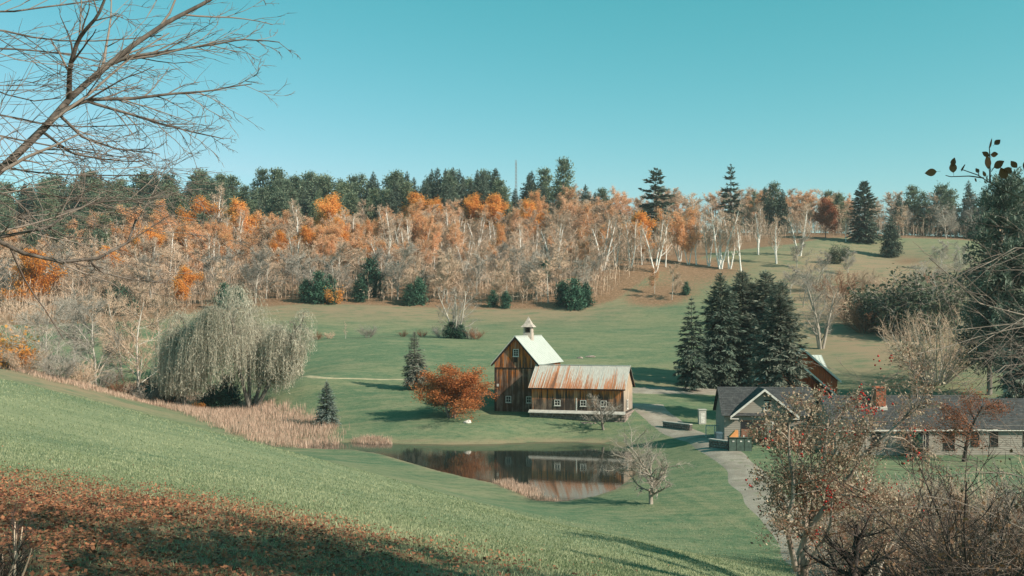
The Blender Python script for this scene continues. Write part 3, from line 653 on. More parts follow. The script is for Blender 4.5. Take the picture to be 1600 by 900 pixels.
shingled(MB(), f2, 19).build('roof_slope', M['shingle'], hou)
bk = [(16.2, HDp/2, zt), (-.4, HDp/2, zt), (-.4, HDp+ov, zt-sl*(HDp/2+ov)), (16.2, HDp+ov, zt-sl*(HDp/2+ov))]
shingled(MB(), bk, 12).build('roof_slope', M['shingle'], hou)
bk = [(HW+.4, HDp/2, zt-.35), (16.22, HDp/2, zt-.35), (16.22, HDp+ov, zt-sl*(HDp/2+ov)-.1), (HW+.4, HDp+ov, zt-sl*(HDp/2+ov)-.1)]
shingled(MB(), bk, 12).build('roof_slope', M['shingle'], hou)
MB().box((-.38,-ov+.02,zt-sl*(HDp/2+ov)-.22), (HW+.38,-ov+.1,zt-sl*(HDp/2+ov)-.06)).build('gutter', M['white_wood'], hou)
# chimney laid brick by brick
chx, chy = 5.35, HDp/2-1.25; chz = zt - sl*1.25 - .5; cw = .5; nb = 0
chim = MB().box((chx-cw+.015, chy-cw+.015, chz), (chx+cw-.015, chy+cw-.015, chz+2.3)).build('chimney', M['mortar_pale'], hou)
mb = MB(); z = chz
while z < chz+2.25:
    sh = (nb % 2)*.11; nb += 1
    for ax in range(4):
        s = -cw + (0 if nb % 2 else -.0)
        edges = [-cw] + list(np.arange(-cw+.22-sh, cw-.05, .22)) + [cw]
        for a, b_ in zip(edges[:-1], edges[1:]):
            a2, b2 = a+.006, b_-.006
            if b2-a2 < .03: continue
            if ax == 0: lo, hi = (chx+a2, chy-cw-.008, z), (chx+b2, chy-cw+.03, z+.068)
            elif ax == 1: lo, hi = (chx+a2, chy+cw-.03, z), (chx+b2, chy+cw+.008, z+.068)
            elif ax == 2: lo, hi = (chx-cw-.008, chy+a2, z), (chx-cw+.03, chy+b2, z+.068)
            else: lo, hi = (chx+cw-.03, chy+a2, z), (chx+cw+.008, chy+b2, z+.068)
            mb.box(lo, hi, 0, rngb.random())
    z += .08
tag(mb.build('brickwork', M['brick'], chim), kind='stuff')
MB().box((chx-cw-.07, chy-cw-.07, chz+2.3), (chx+cw+.07, chy+cw+.07, chz+2.42)).build('chimney_cap', M['brick'], chim)
for x in (-.22, .22): MB().box((chx+x-.13, chy-cw-.02, chz+1.95), (chx+x+.13, chy-cw+.005-.014, chz+2.25)).build('flue_opening', M['door_and_shade_dark'], chim)
MB().hexa([(chx-cw-.12,chy-cw-.14,chz+.02),(chx+cw+.12,chy-cw-.14,chz+.02),(chx+cw+.12,chy+cw,chz+.95),(chx-cw-.12,chy+cw,chz+.95),(chx-cw-.12,chy-cw-.14,chz+.30),(chx+cw+.12,chy-cw-.14,chz+.30),(chx+cw+.12,chy+cw,chz+1.05),(chx-cw-.12,chy+cw,chz+1.05)]).build('flashing', M['mortar_pale'], chim)
# ------------------------------------------------------------------ red barn behind the spruces
RD = 140.; r0x, r0y, _ = at_px(1253, 612, RD); RZ = 3.9
rb = thing('red_barn', 'red board barn with pale metal roof half hidden behind spruces', 'barn', (r0x, r0y, RZ), R(7))
RW, RE, RR = 10.4, 2.9, 4.3
mb = MB(); mb.box((-RW/2+.05,.05,-.8), (RW/2-.05, 3.2, RE)); mb.add([(-RW/2+.05,.05,RE),(RW/2-.05,.05,RE),(0,.05,RE+RR-.1),(-RW/2+.05,3.2,RE),(RW/2-.05,3.2,RE),(0,3.2,RE+RR-.1)], [(0,1,2),(3,5,4)]); mb.build('frame', M['red_board'], rb)
tag(boards(MB(), (-RW/2,0,-.6), (1,0,0), (0,-1,0), RW, lambda s: gable_top(RW,RE,RR)(s)+.5, bw=.28).build('front_boards', M['red_board'], rb), kind='stuff')
tag(boards(MB(), (RW/2,0,-.6), (0,1,0), (1,0,0), 8.4, lambda s: RE+.55, bw=.28).build('side_boards', M['red_board'], rb), kind='stuff')
zt = RE+RR+.1; sl = RR/(RW/2)
for sgn in (-1, 1):
    xe = sgn*(RW/2+.35); ze = zt-sl*(RW/2+.35); q = [(0,-.6,zt),(0,3.4,zt),(xe,3.4,ze),(xe,-.6,ze)]
    if sgn > 0: q = [q[0], q[3], q[2], q[1]]
    o = MB().slab(q, .08).build('roof_slope', M['metal_pale'], rb)
    MB().hexa([(0,-.66,zt-.3),(xe,-.66,ze-.28),(xe,-.605,ze-.28),(0,-.605,zt-.3),(0,-.66,zt+.03),(xe,-.66,ze+.03),(xe,-.605,ze+.03),(0,-.605,zt+.03)]).build('rake_board', M['white_wood'], rb)
# rear wing with its roof towards the lane
mb = MB(); mb.box((-1., 3.3, -.8), (RW/2-.06, 8.3, RE+.1)); mb.build('wing_frame', M['red_board'], rb)
wz = RE+3.3; o = MB().slab([(-1.2,5.9,wz), (-1.2,2.6,RE+.12), (RW/2+.33,2.6,RE+.12), (RW/2+.33,5.9,wz)], .07).build('wing_roof', M['metal_pale'], rb)
mb = MB(); seams(mb, [(-1.2,5.9,wz+.002),(RW/2+.33,5.9,wz+.002),(RW/2+.33,2.6,RE+.122),(-1.2,2.6,RE+.122)], 13, .02); tag(mb.build('seam_ribs', M['metal_pale'], o), kind='stuff')
MB().slab([(RW/2+.33,5.9,wz), (RW/2+.33,9.2,RE+.12), (-1.2,9.2,RE+.12), (-1.2,5.9,wz)], .07).build('wing_roof', M['metal_pale'], rb)
MB().add([(RW/2-.05,2.7,RE+.05),(RW/2-.05,9.1,RE+.05),(RW/2-.05,5.9,wz-.1)], [(0,1,2)]).build('wing_gable', M['red_board'], rb)
# low lean-to in front
zt2 = RE+1.9; q = [(-.6,-2.2,zt2), (-.6,-.1,zt2), (4.6,-.1,zt2-4.3), (4.6,-2.2,zt2-4.3)]
MB().slab([q[0], q[3], q[2], q[1]], .08).build('porch_roof', M['shingle'], rb)
MB().hexa([(-.6,-2.26,zt2-.28),(4.6,-2.26,zt2-4.55),(4.6,-2.205,zt2-4.55),(-.6,-2.205,zt2-.28),(-.6,-2.26,zt2+.03),(4.6,-2.26,zt2-4.27),(4.6,-2.205,zt2-4.27),(-.6,-2.205,zt2+.03)]).build('porch_rake', M['white_wood'], rb)
mb = MB(); k = np.linspace(0, 2*np.pi, 15)[:-1]; ring = np.stack([2.15+.42*np.cos(k), np.full(14, -.09), 1.9+.42*np.sin(k)], 1)
mb.tubes(np.concatenate([ring, ring[:1]])[None], np.full((1, 15), .09), 6); mb.build('wreath', M['wreath_sun_orange'], rb)

# ------------------------------------------------------------------ lanes, yard things
def pl(pts): return [hit(a, b)[:2] for a, b in pts]
lane('drive', pl([(1345,985),(1300,890),(1235,822),(1188,770),(1158,732),(1125,704),(1082,682),(1045,664),(1022,646),(1012,630)]), [3.6]*5+[3.8,4.2,4.6,5,5.5])
lane('yard_lane', pl([(972,613),(1000,611),(1030,610),(1080,611),(1130,613),(1165,614)]), [3,7,9,9,8,6], .09)
M['track'] = plain('track_earth', (.36,.31,.20), .95, .1, .2, 1.)
lane('field_track', pl([(380,592),(430,592),(500,592),(570,592.5),(640,593),(700,594)]), [1.0]*6, .05, 'track')
boulder('boulder', 'small white boulder on the lawn near the orange maple', hit(731,661), (.5,.35,.35), 'rock_pale', 4)
boulder('boulder', 'low grey rock jutting from the meadow behind the shed', hit(906,560), (.55,.4,.3), 'stone', 5)
boulder('boulder', 'long whitish rock lying in the meadow behind the shed', hit(922,558.5), (.9,.5,.28), 'stone', 6)
boulder('boulder', 'pale boulder at the lower corner of the rusty roofed shed', tuple(np.array(hit(970,650))+(0,0,.2)), (.8,.6,.6), 'rock_pale', 7)
def low_wall(label, p, q, h, th=.35):
    p = np.array(p); q = np.array(q); d = q[:2]-p[:2]; L = float(np.hypot(*d)); u = np.array((d[0]/L, d[1]/L, 0)); n = np.array((u[1], -u[0], 0)); zb = min(p[2], q[2])-.3
    o = thing('retaining_wall', label, 'wall', (p[0], p[1], zb))
    mb = stones(MB(), (0,0,0), u, n, L, h+.25, .34); stones(mb, -n*th, u, -n, L, h+.25, .34); tag(mb.build('wall_stones', M['stone'], o), kind='stuff')
    mb = MB(); mb.hexa([u*0+n*0, u*L, u*L-n*th, -n*th] + [x+np.array((0,0,h+.25)) for x in (u*0, u*L, u*L-n*th, -n*th)]); mb.build('core', M['mortar'], o)
    mb = MB(); mb.hexa([x+np.array((0,0,h+.26)) for x in (n*.08-u*.05, u*(L+.05)+n*.08, u*(L+.05)-n*(th+.06), -n*(th+.06)-u*.05)] + [x+np.array((0,0,h+.36)) for x in (n*.08-u*.05, u*(L+.05)+n*.08, u*(L+.05)-n*(th+.06), -n*(th+.06)-u*.05)]); mb.build('coping', M['plaster_pale'], o)
    return o
low_wall('low stone retaining wall beside the drive bend', hit(1036,668), hit(1078,674), .8)
low_wall('low stone retaining wall by the cottage corner', hit(1108,701), hit(1140,703), .95)
p = hit(1097,662); o = thing('well_house', 'narrow whitewashed box standing in shade beneath the lone spruce', 'shed', p)
MB().box((-.45,-.45,-.3), (.45,.45,1.75)).build('body', M['plaster_pale'], o); MB().box((-.52,-.52,1.752), (.52,.52,1.85)).build('lid', M['plaster_pale'], o); MB().box((-.25,-.475,.1), (.25,-.452,1.4)).build('door', M['white_wood'], o)
p = hit(1103,684); q = hit(1130,684); L = q[0]-p[0]; o = thing('yard_rail', 'white wooden rail running up to the cottage wall', 'fence', p)
MB().box((0,-.03,1.3), (L,.03,1.42)).build('rail', M['white_wood'], o)
for k in range(3): MB().box((L*k/2-.05,-.085,-.3), (L*k/2+.05,-.033,1.4)).build('post', M['white_wood'], o)
p = hit(1123,692); o = thing('rubbish_bin', 'blue grey wheeled bin beside the cottage corner', 'bin', p)
MB().hexa([(-.27,-.3,.08),(.27,-.3,.08),(.27,.3,.08),(-.27,.3,.08),(-.34,-.38,1.05),(.34,-.38,1.05),(.34,.38,1.05),(-.34,.38,1.05)]).build('body', M['bin_blue'], o)
MB().hexa([(-.37,-.41,1.052),(.37,-.41,1.052),(.37,.41,1.052),(-.37,.41,1.052),(-.33,-.36,1.15),(.33,-.36,1.15),(.33,.36,1.18),(-.33,.36,1.18)]).build('lid', M['bin_blue'], o)
for s in (-1, 1):
    a = np.linspace(0, 2*np.pi, 13); MB().tubes(np.stack([np.array([s*.29, s*.36]), np.full(2, .3), np.full(2, .1)], 1)[None], np.full((1, 2), .1), 12).build('wheel', M['door_and_shade_dark'], o)
p = hit(1157,706); o = thing('bin_store', 'dark green timber bin store with painted orange sunlight wedge before the cottage', 'bin', (p[0], p[1], p[2]), R(-4))
MB().box((-1.15,-.05,-.2), (1.15,.9,1.35)).build('carcass', M['door_and_shade_dark'], o)
for k in range(3):
    d = MB().box((-1.14+k*.77,-.10,.0), (-.42+k*.77,-.052,1.3)).build('door', M['bin_green'], o)
    MB().box((-.82+k*.77,-.125,.95), (-.62+k*.77,-.102,1.08)).build('handle', M['white_wood'], d)
MB().hexa([(-1.22,-.18,1.352),(1.22,-.18,1.352),(1.22,.98,1.352),(-1.22,.98,1.352),(-1.22,-.18,1.42),(1.22,-.18,1.42),(1.22,.98,1.42),(-1.22,.98,1.42)]).build('top_board', M['bin_green'], o)
MB().hexa([(-1.1,.0,1.425),(-.2,.0,1.425),(-.2,.85,1.425),(-1.1,.85,1.425),(-.5,.1,2.05),(-.2,.1,2.1),(-.2,.8,2.1),(-.5,.8,2.05)]).build('sunlit_wedge', M['wreath_sun_orange'], o)  # orange wedge painting the sunlight on the garage's inner wall
for k in range(5): MB().box((.1+k*.2,.1,1.425), (.22+k*.2,.35+.05*k,1.55+.04*(k%2))).build('crate', M['white_wood' if k == 1 else 'inside'], o)

# ------------------------------------------------------------------ plant builders: each returns [(part name, mesh)]
def perp(d, rng):
    r = rng.normal(0, 1, d.shape); p = r - d*(r*d).sum(-1, keepdims=True); return unit(p)
def grow(rng, st, di, ln, ra, levels):
    st = np.array(st, float); di = unit(np.array(di, float)); ln = np.array(ln, float); ra = np.array(ra, float); out = []
    for i, L in enumerate(levels):
        S = L['s']; B = len(ln); pts = np.zeros((B, S+1, 3)); dd = np.zeros((B, S+1, 3)); rr = np.zeros((B, S+1)); pos = st.copy(); d = di.copy()
        for k in range(S+1):
            pts[:, k] = pos; dd[:, k] = d; rr[:, k] = ra*(1 - k/S*(1-L.get('tip', .35)))
            d = d + rng.normal(0, L.get('wan', .12), (B, 3)); d[:, 2] += L.get('up', 0)/S; d = unit(d); pos = pos + d*(ln/S)[:, None]
        out.append((pts, rr))
        if i+1 == len(levels): break
        N_ = levels[i+1]; n = N_['n']; t = N_.get('t0', .3) + (N_.get('t1', 1.)-N_.get('t0', .3))*(np.arange(n)[None] + rng.random((B, n)))/n
        x = np.clip(t*S, 0, S-1e-3); k = x.astype(int); f = (x-k)[..., None]; bi = np.arange(B)[:, None]
        ps = pts[bi, k]*(1-f) + pts[bi, k+1]*f; pd = dd[bi, k]; pr = rr[bi, k]*(1-f[..., 0]) + rr[bi, k+1]*f[..., 0]
        an = R(N_.get('ang', 45)) + rng.normal(0, R(N_.get('av', 10)), (B, n)); q = perp(pd, rng)
        if 'flat' in N_: q[..., 2] *= N_['flat']; q = unit(q - pd*(q*pd).sum(-1, keepdims=True))
        cd = pd*np.cos(an)[..., None] + q*np.sin(an)[..., None]
        cl = ln[:, None]*N_['lr']*(1 - N_.get('sh', .4)*t)*rng.uniform(.65, 1.2, (B, n))
        st, di, ln, ra = ps.reshape(-1, 3), unit(cd.reshape(-1, 3)), cl.ravel(), np.maximum((pr*N_.get('rr', .6)).ravel(), N_.get('rmin', .004))
    return out
def skeleton(out, thick, sides=(8, 5, 4, 3, 3)):
    """trunk mesh builder (levels below thick) and twig mesh builder (the rest)"""
    a, b_ = MB(), MB(); rng = np.random.default_rng(1)
    for i, (p, r) in enumerate(out): (a if i < thick else b_).tubes(p, r, sides[i], 0, rng.random(len(p)))
    return a, b_
def leafset(mb, rng, pts, n, size, spread, slot, asp=.6, droop=0.):
    """n leaves scattered round the points of the twigs"""
    P = pts.reshape(-1, 3); c = P[rng.integers(0, len(P), n)] + rng.normal(0, spread, (n, 3)); d = unit(rng.normal(0, 1, (n, 3)) + (0, 0, -droop))
    sz = size*rng.uniform(.6, 1.35, n); return mb.leaves(c, d, unit(rng.normal(0, 1, (n, 3))+(0,0,.4)), sz, sz*asp, slot, np.clip(rng.normal(.5, .28, n), 0, 1))
def bare(seed, H=14., spread=1., bk='bark_grey', tw='twig_tan', ntw=9, trad=.017, clear=.25, stems=1, leaf=None, nleaf=0, lsize=.25, up=.25, ang=42, thick=2, lspread=.25, base_r=None, tl=.6):
    rng = np.random.default_rng(seed)
    if stems == 1: st, di, ln, ra = [(0,0,-.4)], [(0,0,1)], [H*.86], [base_r or H*.0125]
    else:
        a = np.arange(stems)*2*np.pi/stems + rng.uniform(0, 1, stems); k = rng.uniform(.1, .30, stems)
        st = np.stack([.18*np.cos(a), .18*np.sin(a), np.full(stems, -.4)], 1); di = np.stack([k*np.cos(a), k*np.sin(a), np.ones(stems)], 1); ln = H*rng.uniform(.72, .92, stems); ra = np.full(stems, base_r or H*.0095)
    out = grow(rng, st, di, ln, ra, [dict(s=8, wan=.05, up=.2, tip=.25),
        dict(n=int(15/max(1, stems*.45)), t0=clear, t1=1., ang=ang, av=10, lr=.42*spread, sh=.55, rr=.5, s=6, wan=.12, up=up, tip=.3),
        dict(n=8, t0=.2, ang=38, av=12, lr=.48, sh=.35, rr=.5, s=4, wan=.16, up=up*.6, tip=.4, rmin=trad*1.2),
        dict(n=ntw, t0=.1, ang=38, av=14, lr=tl, sh=.3, rr=.6, s=2, wan=.2, up=.1, tip=.5, rmin=trad)])
    a, b_ = skeleton(out, thick)
    if leaf: leafset(b_, rng, np.concatenate([out[3][0].reshape(-1, 3), out[2][0].reshape(-1, 3)]), nleaf, lsize, lspread, 1)
    return [('trunk', a.mesh('trunk', [M[bk]])), ('crown', b_.mesh('crown', [M[tw]] + ([M[leaf]] if leaf else [])))]
def conifer(seed, H, Rw, clear, nb, mt, spray=.5, droop=.5, e0=10, prof=.85, gap=0., wid=.28, dens=7., bk='bark_dark', tr=None, layers=0, puff=0.):
    rng = np.random.default_rng(seed); a = MB()
    tz = np.linspace(-.4, H*.99, 10); tx = np.cumsum(rng.normal(0, H*.002, (10, 2)), 0); T = np.c_[tx, tz]; rad = np.linspace(tr or H*.014, .02, 10)
    a.tubes(T[None], rad[None], 8)
    hf = np.sort(rng.uniform(0, 1, nb)**1.05)
    if layers: hf = np.clip((np.round(hf*layers) + rng.normal(0, .13, nb))/layers, 0, 1)
    z = H*(clear + (1-clear)*hf*.985); L = Rw*(1-hf)**prof*rng.uniform(.72, 1.12, nb) + Rw*.05
    if gap: L *= 1 - gap*rng.random(nb)**2
    L *= np.clip(.55 + hf*3.2, 0, 1); az = np.arange(nb)*2.39996 + rng.normal(0, .4, nb); el = R(e0)*(1-2.2*(1-hf)) + R(38)*hf**3 + rng.normal(0, .09, nb)
    d = np.stack([np.cos(az)*np.cos(el), np.sin(az)*np.cos(el), np.sin(el)], 1)
    st = np.stack([np.interp(z, tz, tx[:, 0]), np.interp(z, tz, tx[:, 1]), z], 1); S = 6; pts = np.zeros((nb, S+1, 3)); pos = st.copy(); dirs = np.zeros((nb, S+1, 3))
    for k in range(S+1):
        pts[:, k] = pos; dirs[:, k] = d; pos = pos + d*(L/S)[:, None]
        d = d.copy(); d[:, 2] += (-droop*(1-hf)*.22 if k < 3 else droop*.10) ; d = unit(d + rng.normal(0, .03, (nb, 3)))
    b_ = MB(); b_.tubes(pts, np.linspace(1, .3, S+1)[None]*(L*.012+.008)[:, None], 3, 1)
    ns = np.maximum(5, (L*dens).astype(int)); bi = np.repeat(np.arange(nb), ns); n = len(bi); t = rng.uniform(.12, 1.0, n)**.8; x = np.clip(t*S, 0, S-.001); k = x.astype(int); f = (x-k)[:, None]
    p = pts[bi, k]*(1-f) + pts[bi, k+1]*f; dd = dirs[bi, k]; side = unit(np.cross(dd, np.broadcast_to((0, 0, 1.), dd.shape)))*rng.choice([-1, 1], n)[:, None]
    ang = rng.uniform(.15, 1.15, n)[:, None]; sd = unit(dd*np.cos(ang) + side*np.sin(ang) + rng.normal(0, .16, (n, 3)) + np.array((0, 0, -1.))*rng.uniform(-.05, .45, n)[:, None]*droop)
    if puff: sd = unit(sd*.6 + rng.normal(0, .75, (n, 3)) + (0, 0, .35)); p = p + rng.normal(0, puff, (n, 3))*(.4+.6*t)[:, None]
    ln = spray*rng.uniform(.6, 1.4, n)*(1.15 - .5*t)*np.clip(L[bi]/Rw*1.6+.35, .3, 1.2)
    nr = unit(np.array((0, 0, 1.)) + rng.normal(0, .45, (n, 3)))
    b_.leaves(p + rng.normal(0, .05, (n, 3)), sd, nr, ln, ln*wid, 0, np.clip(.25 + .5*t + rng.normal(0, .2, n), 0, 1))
    b_.leaves(T[-1:] - (0, 0, .3), np.array([(0, 0, 1.)]), np.array([(1., 0, 0)]), np.array([.9]), np.array([.12]), 0, np.array([.6]))
    return [('trunk', a.mesh('trunk', [M[bk]])), ('crown', b_.mesh('crown', [M[mt], M[bk]]))]
def shrub(seed, H, W, tw, leaf=None, nleaf=0, lsize=.2, stems=26, bk=None, ntw=6, trad=.012, lean=.75):
    rng = np.random.default_rng(seed); a = rng.uniform(0, 2*np.pi, stems); k = np.sqrt(rng.random(stems))*lean*W/H
    st = np.stack([.25*W*.3*np.cos(a), .25*W*.3*np.sin(a), np.full(stems, -.2)], 1); di = np.stack([k*np.cos(a), k*np.sin(a), np.ones(stems)], 1)
    out = grow(rng, st, di, H*rng.uniform(.6, 1., stems)*.9, np.full(stems, max(.018, H*.007)), [dict(s=5, wan=.09, up=.1, tip=.3),
        dict(n=8, t0=.2, ang=30, av=10, lr=.45, sh=.3, rr=.55, s=4, wan=.14, up=.15, rmin=trad*1.2), dict(n=ntw, t0=.1, ang=36, av=12, lr=.5, sh=.3, rr=.6, s=2, wan=.2, rmin=trad)])
    a_, b_ = skeleton(out, 1, (5, 3, 3))
    if leaf: leafset(b_, rng, np.concatenate([out[2][0].reshape(-1, 3), out[1][0].reshape(-1, 3)]), nleaf, lsize, lsize*1.2, 1)
    return [('stems', a_.mesh('stems', [M[bk or tw]])), ('crown', b_.mesh('crown', [M[tw]] + ([M[leaf]] if leaf else [])))]
def willow(seed, H, W, reach=None):
    rng = np.random.default_rng(seed); ns = 3
    a = np.arange(ns)*2.1+rng.uniform(0, 6); st = np.stack([.3*np.cos(a), .3*np.sin(a), np.full(ns, -.4)], 1); di = np.stack([.22*np.cos(a), .22*np.sin(a), np.ones(ns)], 1)
    ln = H*np.array([.80,.62,.70])[:ns]; 
    if reach is not None: st = np.r_[st, [(.3,0,-.4)]]; di = np.r_[di, [reach]]; ln = np.r_[ln, H*.75]
    out = grow(rng, st, di, ln, np.full(len(ln), .34), [dict(s=7, wan=.09, up=.1, tip=.45),
        dict(n=9, t0=.45, ang=40, av=14, lr=.5*W/11, sh=.3, rr=.55, s=6, wan=.12, up=.25, tip=.4), dict(n=8, t0=.15, ang=50, av=15, lr=.5, sh=.3, rr=.5, s=5, wan=.16, up=-.5, tip=.4, rmin=.03)])
    A, B = MB(), MB(); A.tubes(*out[0], 8); A.tubes(*out[1], 5); A.tubes(*out[2], 3)
    b2 = out[2][0][:, 1:]; n = 2600; wt = rng.gamma(.7, 1., len(b2)); bi0 = rng.choice(len(b2), n, p=wt/wt.sum()); c = b2[bi0, rng.integers(0, b2.shape[1], n)] + rng.normal(0, .28, (n, 3)); tone0 = rng.normal(.5, .22, len(b2))[bi0]
    rad = np.hypot(c[:, 0], c[:, 1]); zmin = .8 + np.maximum(0, rad-3.2)**1.25*.75 + rng.uniform(0, 3.2, n)*(rng.random(len(b2))[bi0]); L = np.clip(np.minimum(rng.uniform(2., H*.6, n), c[:, 2]-zmin), .8, None)
    S = 6; pts = np.zeros((n, S+1, 3)); pos = c.copy(); d = unit(np.c_[rng.normal(0, .55, (n, 2)), np.full(n, .1)])
    for k in range(S+1): pts[:, k] = pos; pos = pos + d*(L/S)[:, None]; d = unit(d*.55 + np.array((0, 0, -.75)) + rng.normal(0, .06, (n, 3)))
    B.tubes(pts, np.full((n, S+1), .012), 3, 0, rng.random(n))
    m_ = 17; bi = np.repeat(np.arange(n), m_); t = np.tile(np.linspace(.06, .995, m_), n)*S + rng.uniform(-.1, .1, n*m_); t = np.clip(t, 0, S-.001); k = t.astype(int); f = (t-k)[:, None]
    p = pts[bi, k]*(1-f) + pts[bi, k+1]*f; tone = np.clip(np.repeat(tone0 + rng.normal(0, .12, n), m_) + rng.normal(0, .06, n*m_), 0, 1)
    d = unit(rng.normal(0, .45, (n*m_, 3)) + (0, 0, -.8)); B.leaves(p, d, unit(rng.normal(0, 1, (n*m_, 3))), rng.uniform(.3, .75, n*m_), rng.uniform(.045, .09, n*m_), 1, tone)
    return [('trunk', A.mesh('trunk', [M['bark_grey']])), ('crown', B.mesh('crown', [M['willow'], M['willow']]))]
def apple(seed, H, nl, na, leaf='apple_leaf', sp=1., bk='bark_pale', tw='twig_grey', th=2, rr=.5, wan=.16):
    rng = np.random.default_rng(seed)
    out = grow(rng, [(0,0,-.4),(.1,0,.8),(-.1,.05,1.1),(.05,0,1.5)], [(-.05,0,1),(.42,.1,.9),(-.3,.2,.9),(.12,-.15,1)], [H*.72,H*.68,H*.62,H*.78], [.15,.09,.085,.09], [dict(s=8, wan=wan, up=.15, tip=.3),
        dict(n=10, t0=.25, ang=48, av=14, lr=.46*sp, sh=.4, rr=rr, s=6, wan=.2, up=.2, tip=.35), dict(n=9, t0=.15, ang=44, av=14, lr=.5, sh=.3, rr=rr, s=4, wan=.2, up=.0, rmin=.007), dict(n=7, t0=.1, ang=42, av=14, lr=.55, sh=.3, rr=.6, s=3, wan=.22, up=-.1, rmin=.0045)])
    A, B = skeleton(out, th, (9, 6, 4, 3)); tips = np.concatenate([out[3][0].reshape(-1, 3), out[2][0].reshape(-1, 3)])
    leafset(B, rng, tips, nl, .085, .11, 1, .6, .3)
    parts = [('trunk', A.mesh('trunk', [M[bk]])), ('crown', B.mesh('crown', [M[tw], M[leaf]]))]
    if na:
        D = MB(); ic = tips[rng.integers(0, len(tips), 34)]; q = ic[rng.integers(0, 34, na)] + rng.normal(0, .14, (na, 3)) - (0, 0, .05); u = np.array([(x, y, z) for x, y, z in ((1,0,0),(-1,0,0),(0,1,0),(0,-1,0),(0,0,1),(0,0,-1))])
        s = rng.uniform(.022, .042, na); F8 = np.array([(0,2,4),(2,1,4),(1,3,4),(3,0,4),(2,0,5),(1,2,5),(3,1,5),(0,3,5)])
        D.add((q[:, None] + u[None]*s[:, None, None]).reshape(-1, 3), (F8[None] + (np.arange(na)*6)[:, None, None]).reshape(-1, 3), 0, np.repeat(rng.random(na), 6), True); parts.append(('fruit', D.mesh('fruit', [M['apple_red']])))
    return parts
def place(kind, name, label, cat, x, y, scale=1., rot=None, group=None, z=None, sx=1.):
    if z is None: z = gz(x, y)
    o = thing(name, label, cat, (x, y, z), rngp.uniform(0, 6.28) if rot is None else rot, group); o.scale = (scale*sx, scale*sx, scale)
    for nm, me in kind: obj(nm, me, o)
    return o
rngp = np.random.default_rng(77)
def put(kind, Hn, name, label, cat, px, py_top, D, group=None, sx=1., hmin=4., hmax=30., rot=None):
    """stand a plant at distance D on the ground so that its top reaches the given photo row"""
    x = (px-CX)/F*D; z = gz(x, D); h = min(hmax, max(hmin, ZC - (py_top-HY)/F*D - z)); return place(kind, name, label, cat, x, D, h/Hn, rot, group, z, sx)
# ------------------------------------------------------------------ prototypes for the woods (heights in metres)
BARE  = [bare(10+k, 14, [1.15,1.0,1.3][k], 'bark_pale', 'twig_tan', 13, .036, .15, tl=.9) for k in range(3)]
BAREP = [bare(20+k, 14, [1.05,1.2][k], 'bark_pale', 'twig_pink', 13, .036, .18, leaf='orange_pale', nleaf=4200, lsize=.22, tl=.85) for k in range(2)]
BAREG = [bare(30+k, 14, [1.15,1.3][k], 'bark_pale', 'twig_grey', 13, .032, .12, tl=.9) for k in range(2)]
BIRCH = [bare(40+k, 15, [.85,.85,.8,.8][k], 'bark_birch', 'twig_tan', 10, .02, .3, stems=[1,2,3,4][k], up=.45, ang=34, base_r=.24, tl=.8) for k in range(4)]
BIRCHO= [bare(50+k, 15, .95, 'bark_birch', 'twig_pink', 8, .018, .25, stems=[1,2,3][k], leaf='orange_pale', nleaf=8500, lsize=.3, lspread=.35, up=.4, ang=36, base_r=.17, tl=.7) for k in range(3)]
MAPLE = [bare(60+k, 12, 1.45, 'bark_grey', 'twig_rust', 6, .015, .1, leaf='orange', nleaf=12000, lsize=.36, lspread=.45) for k in range(2)]
RUSTO = [bare(66, 12, 1.35, 'bark_dark', 'twig_rust', 6, .015, .18, leaf='rust_dark', nleaf=9000, lsize=.36, lspread=.42)]
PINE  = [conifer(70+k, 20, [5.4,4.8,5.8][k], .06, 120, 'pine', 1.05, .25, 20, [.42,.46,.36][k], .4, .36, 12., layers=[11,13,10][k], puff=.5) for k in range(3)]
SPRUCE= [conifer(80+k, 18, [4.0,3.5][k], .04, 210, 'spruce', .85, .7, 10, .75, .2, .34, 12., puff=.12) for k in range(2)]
BUSHE = [conifer(90+k, 6, 3.0, .02, 120, 'evergreen', .6, .3, 25, .4, .35, .4, 14., puff=.3) for k in range(2)]
SHRUB = [shrub(95+k, 3., 3.6, ['twig_grey','twig_tan','twig_rust'][k], None, 0, .2, 26) for k in range(3)]
SHRUBO= [shrub(98, 3., 3.4, 'twig_grey', 'olive', 5200, .16, 24)]
SHRUBR= [shrub(99, 2.4, 2.4, 'twig_rust', 'orange', 1500, .2, 14)]

# ---- hillside wood: trees that stand out first
def birch(px, top, D, k, lab, grp='white birches on the hillside'): put(BIRCH[k], 14.5, 'birch_tree', lab, 'tree', px, top, D, grp)
LB = 'white trunked bare birch standing among the hillside trees'
for px, top, D, k in ((340,290,372,1),(352,330,350,0),(460,310,352,1),(515,330,345,0),(545,325,343,1),(612,318,340,2),(640,332,338,0),(700,322,352,0),(718,335,345,1),(745,330,350,2),(865,336,300,2),(228,345,345,1),(285,365,335,0),(395,350,350,0)):
    birch(px, top, D, k, LB)
for _ in range(26):
    px, D = rngp.uniform(150, 860), rngp.uniform(296, 352); birch(px, np.interp(D, [296, 352], [372, 328]) + rngp.normal(0, 8), D, int(rngp.integers(0, 3)), LB)
LB2 = 'white trunked bare birch on the open slope above the spruces'
for px, top, D, k in ((942,330,296,2),(962,338,300,1),(985,334,298,1),(1024,330,292,2),(1040,345,300,0),(1108,335,304,1),(1140,330,300,1),(1158,338,296,0),(1088,340,306,0),(1213,338,306,1),(1003,345,302,0)):
    birch(px, top, D, k, LB2, 'white birches on the open slope')
birch(1126, 318, 300, 3, 'largest white birch clump on the open slope, four stems from one base', None)
birch(1185, 316, 322, 1, 'tall double stemmed white birch beside the slender hilltop pine', None)
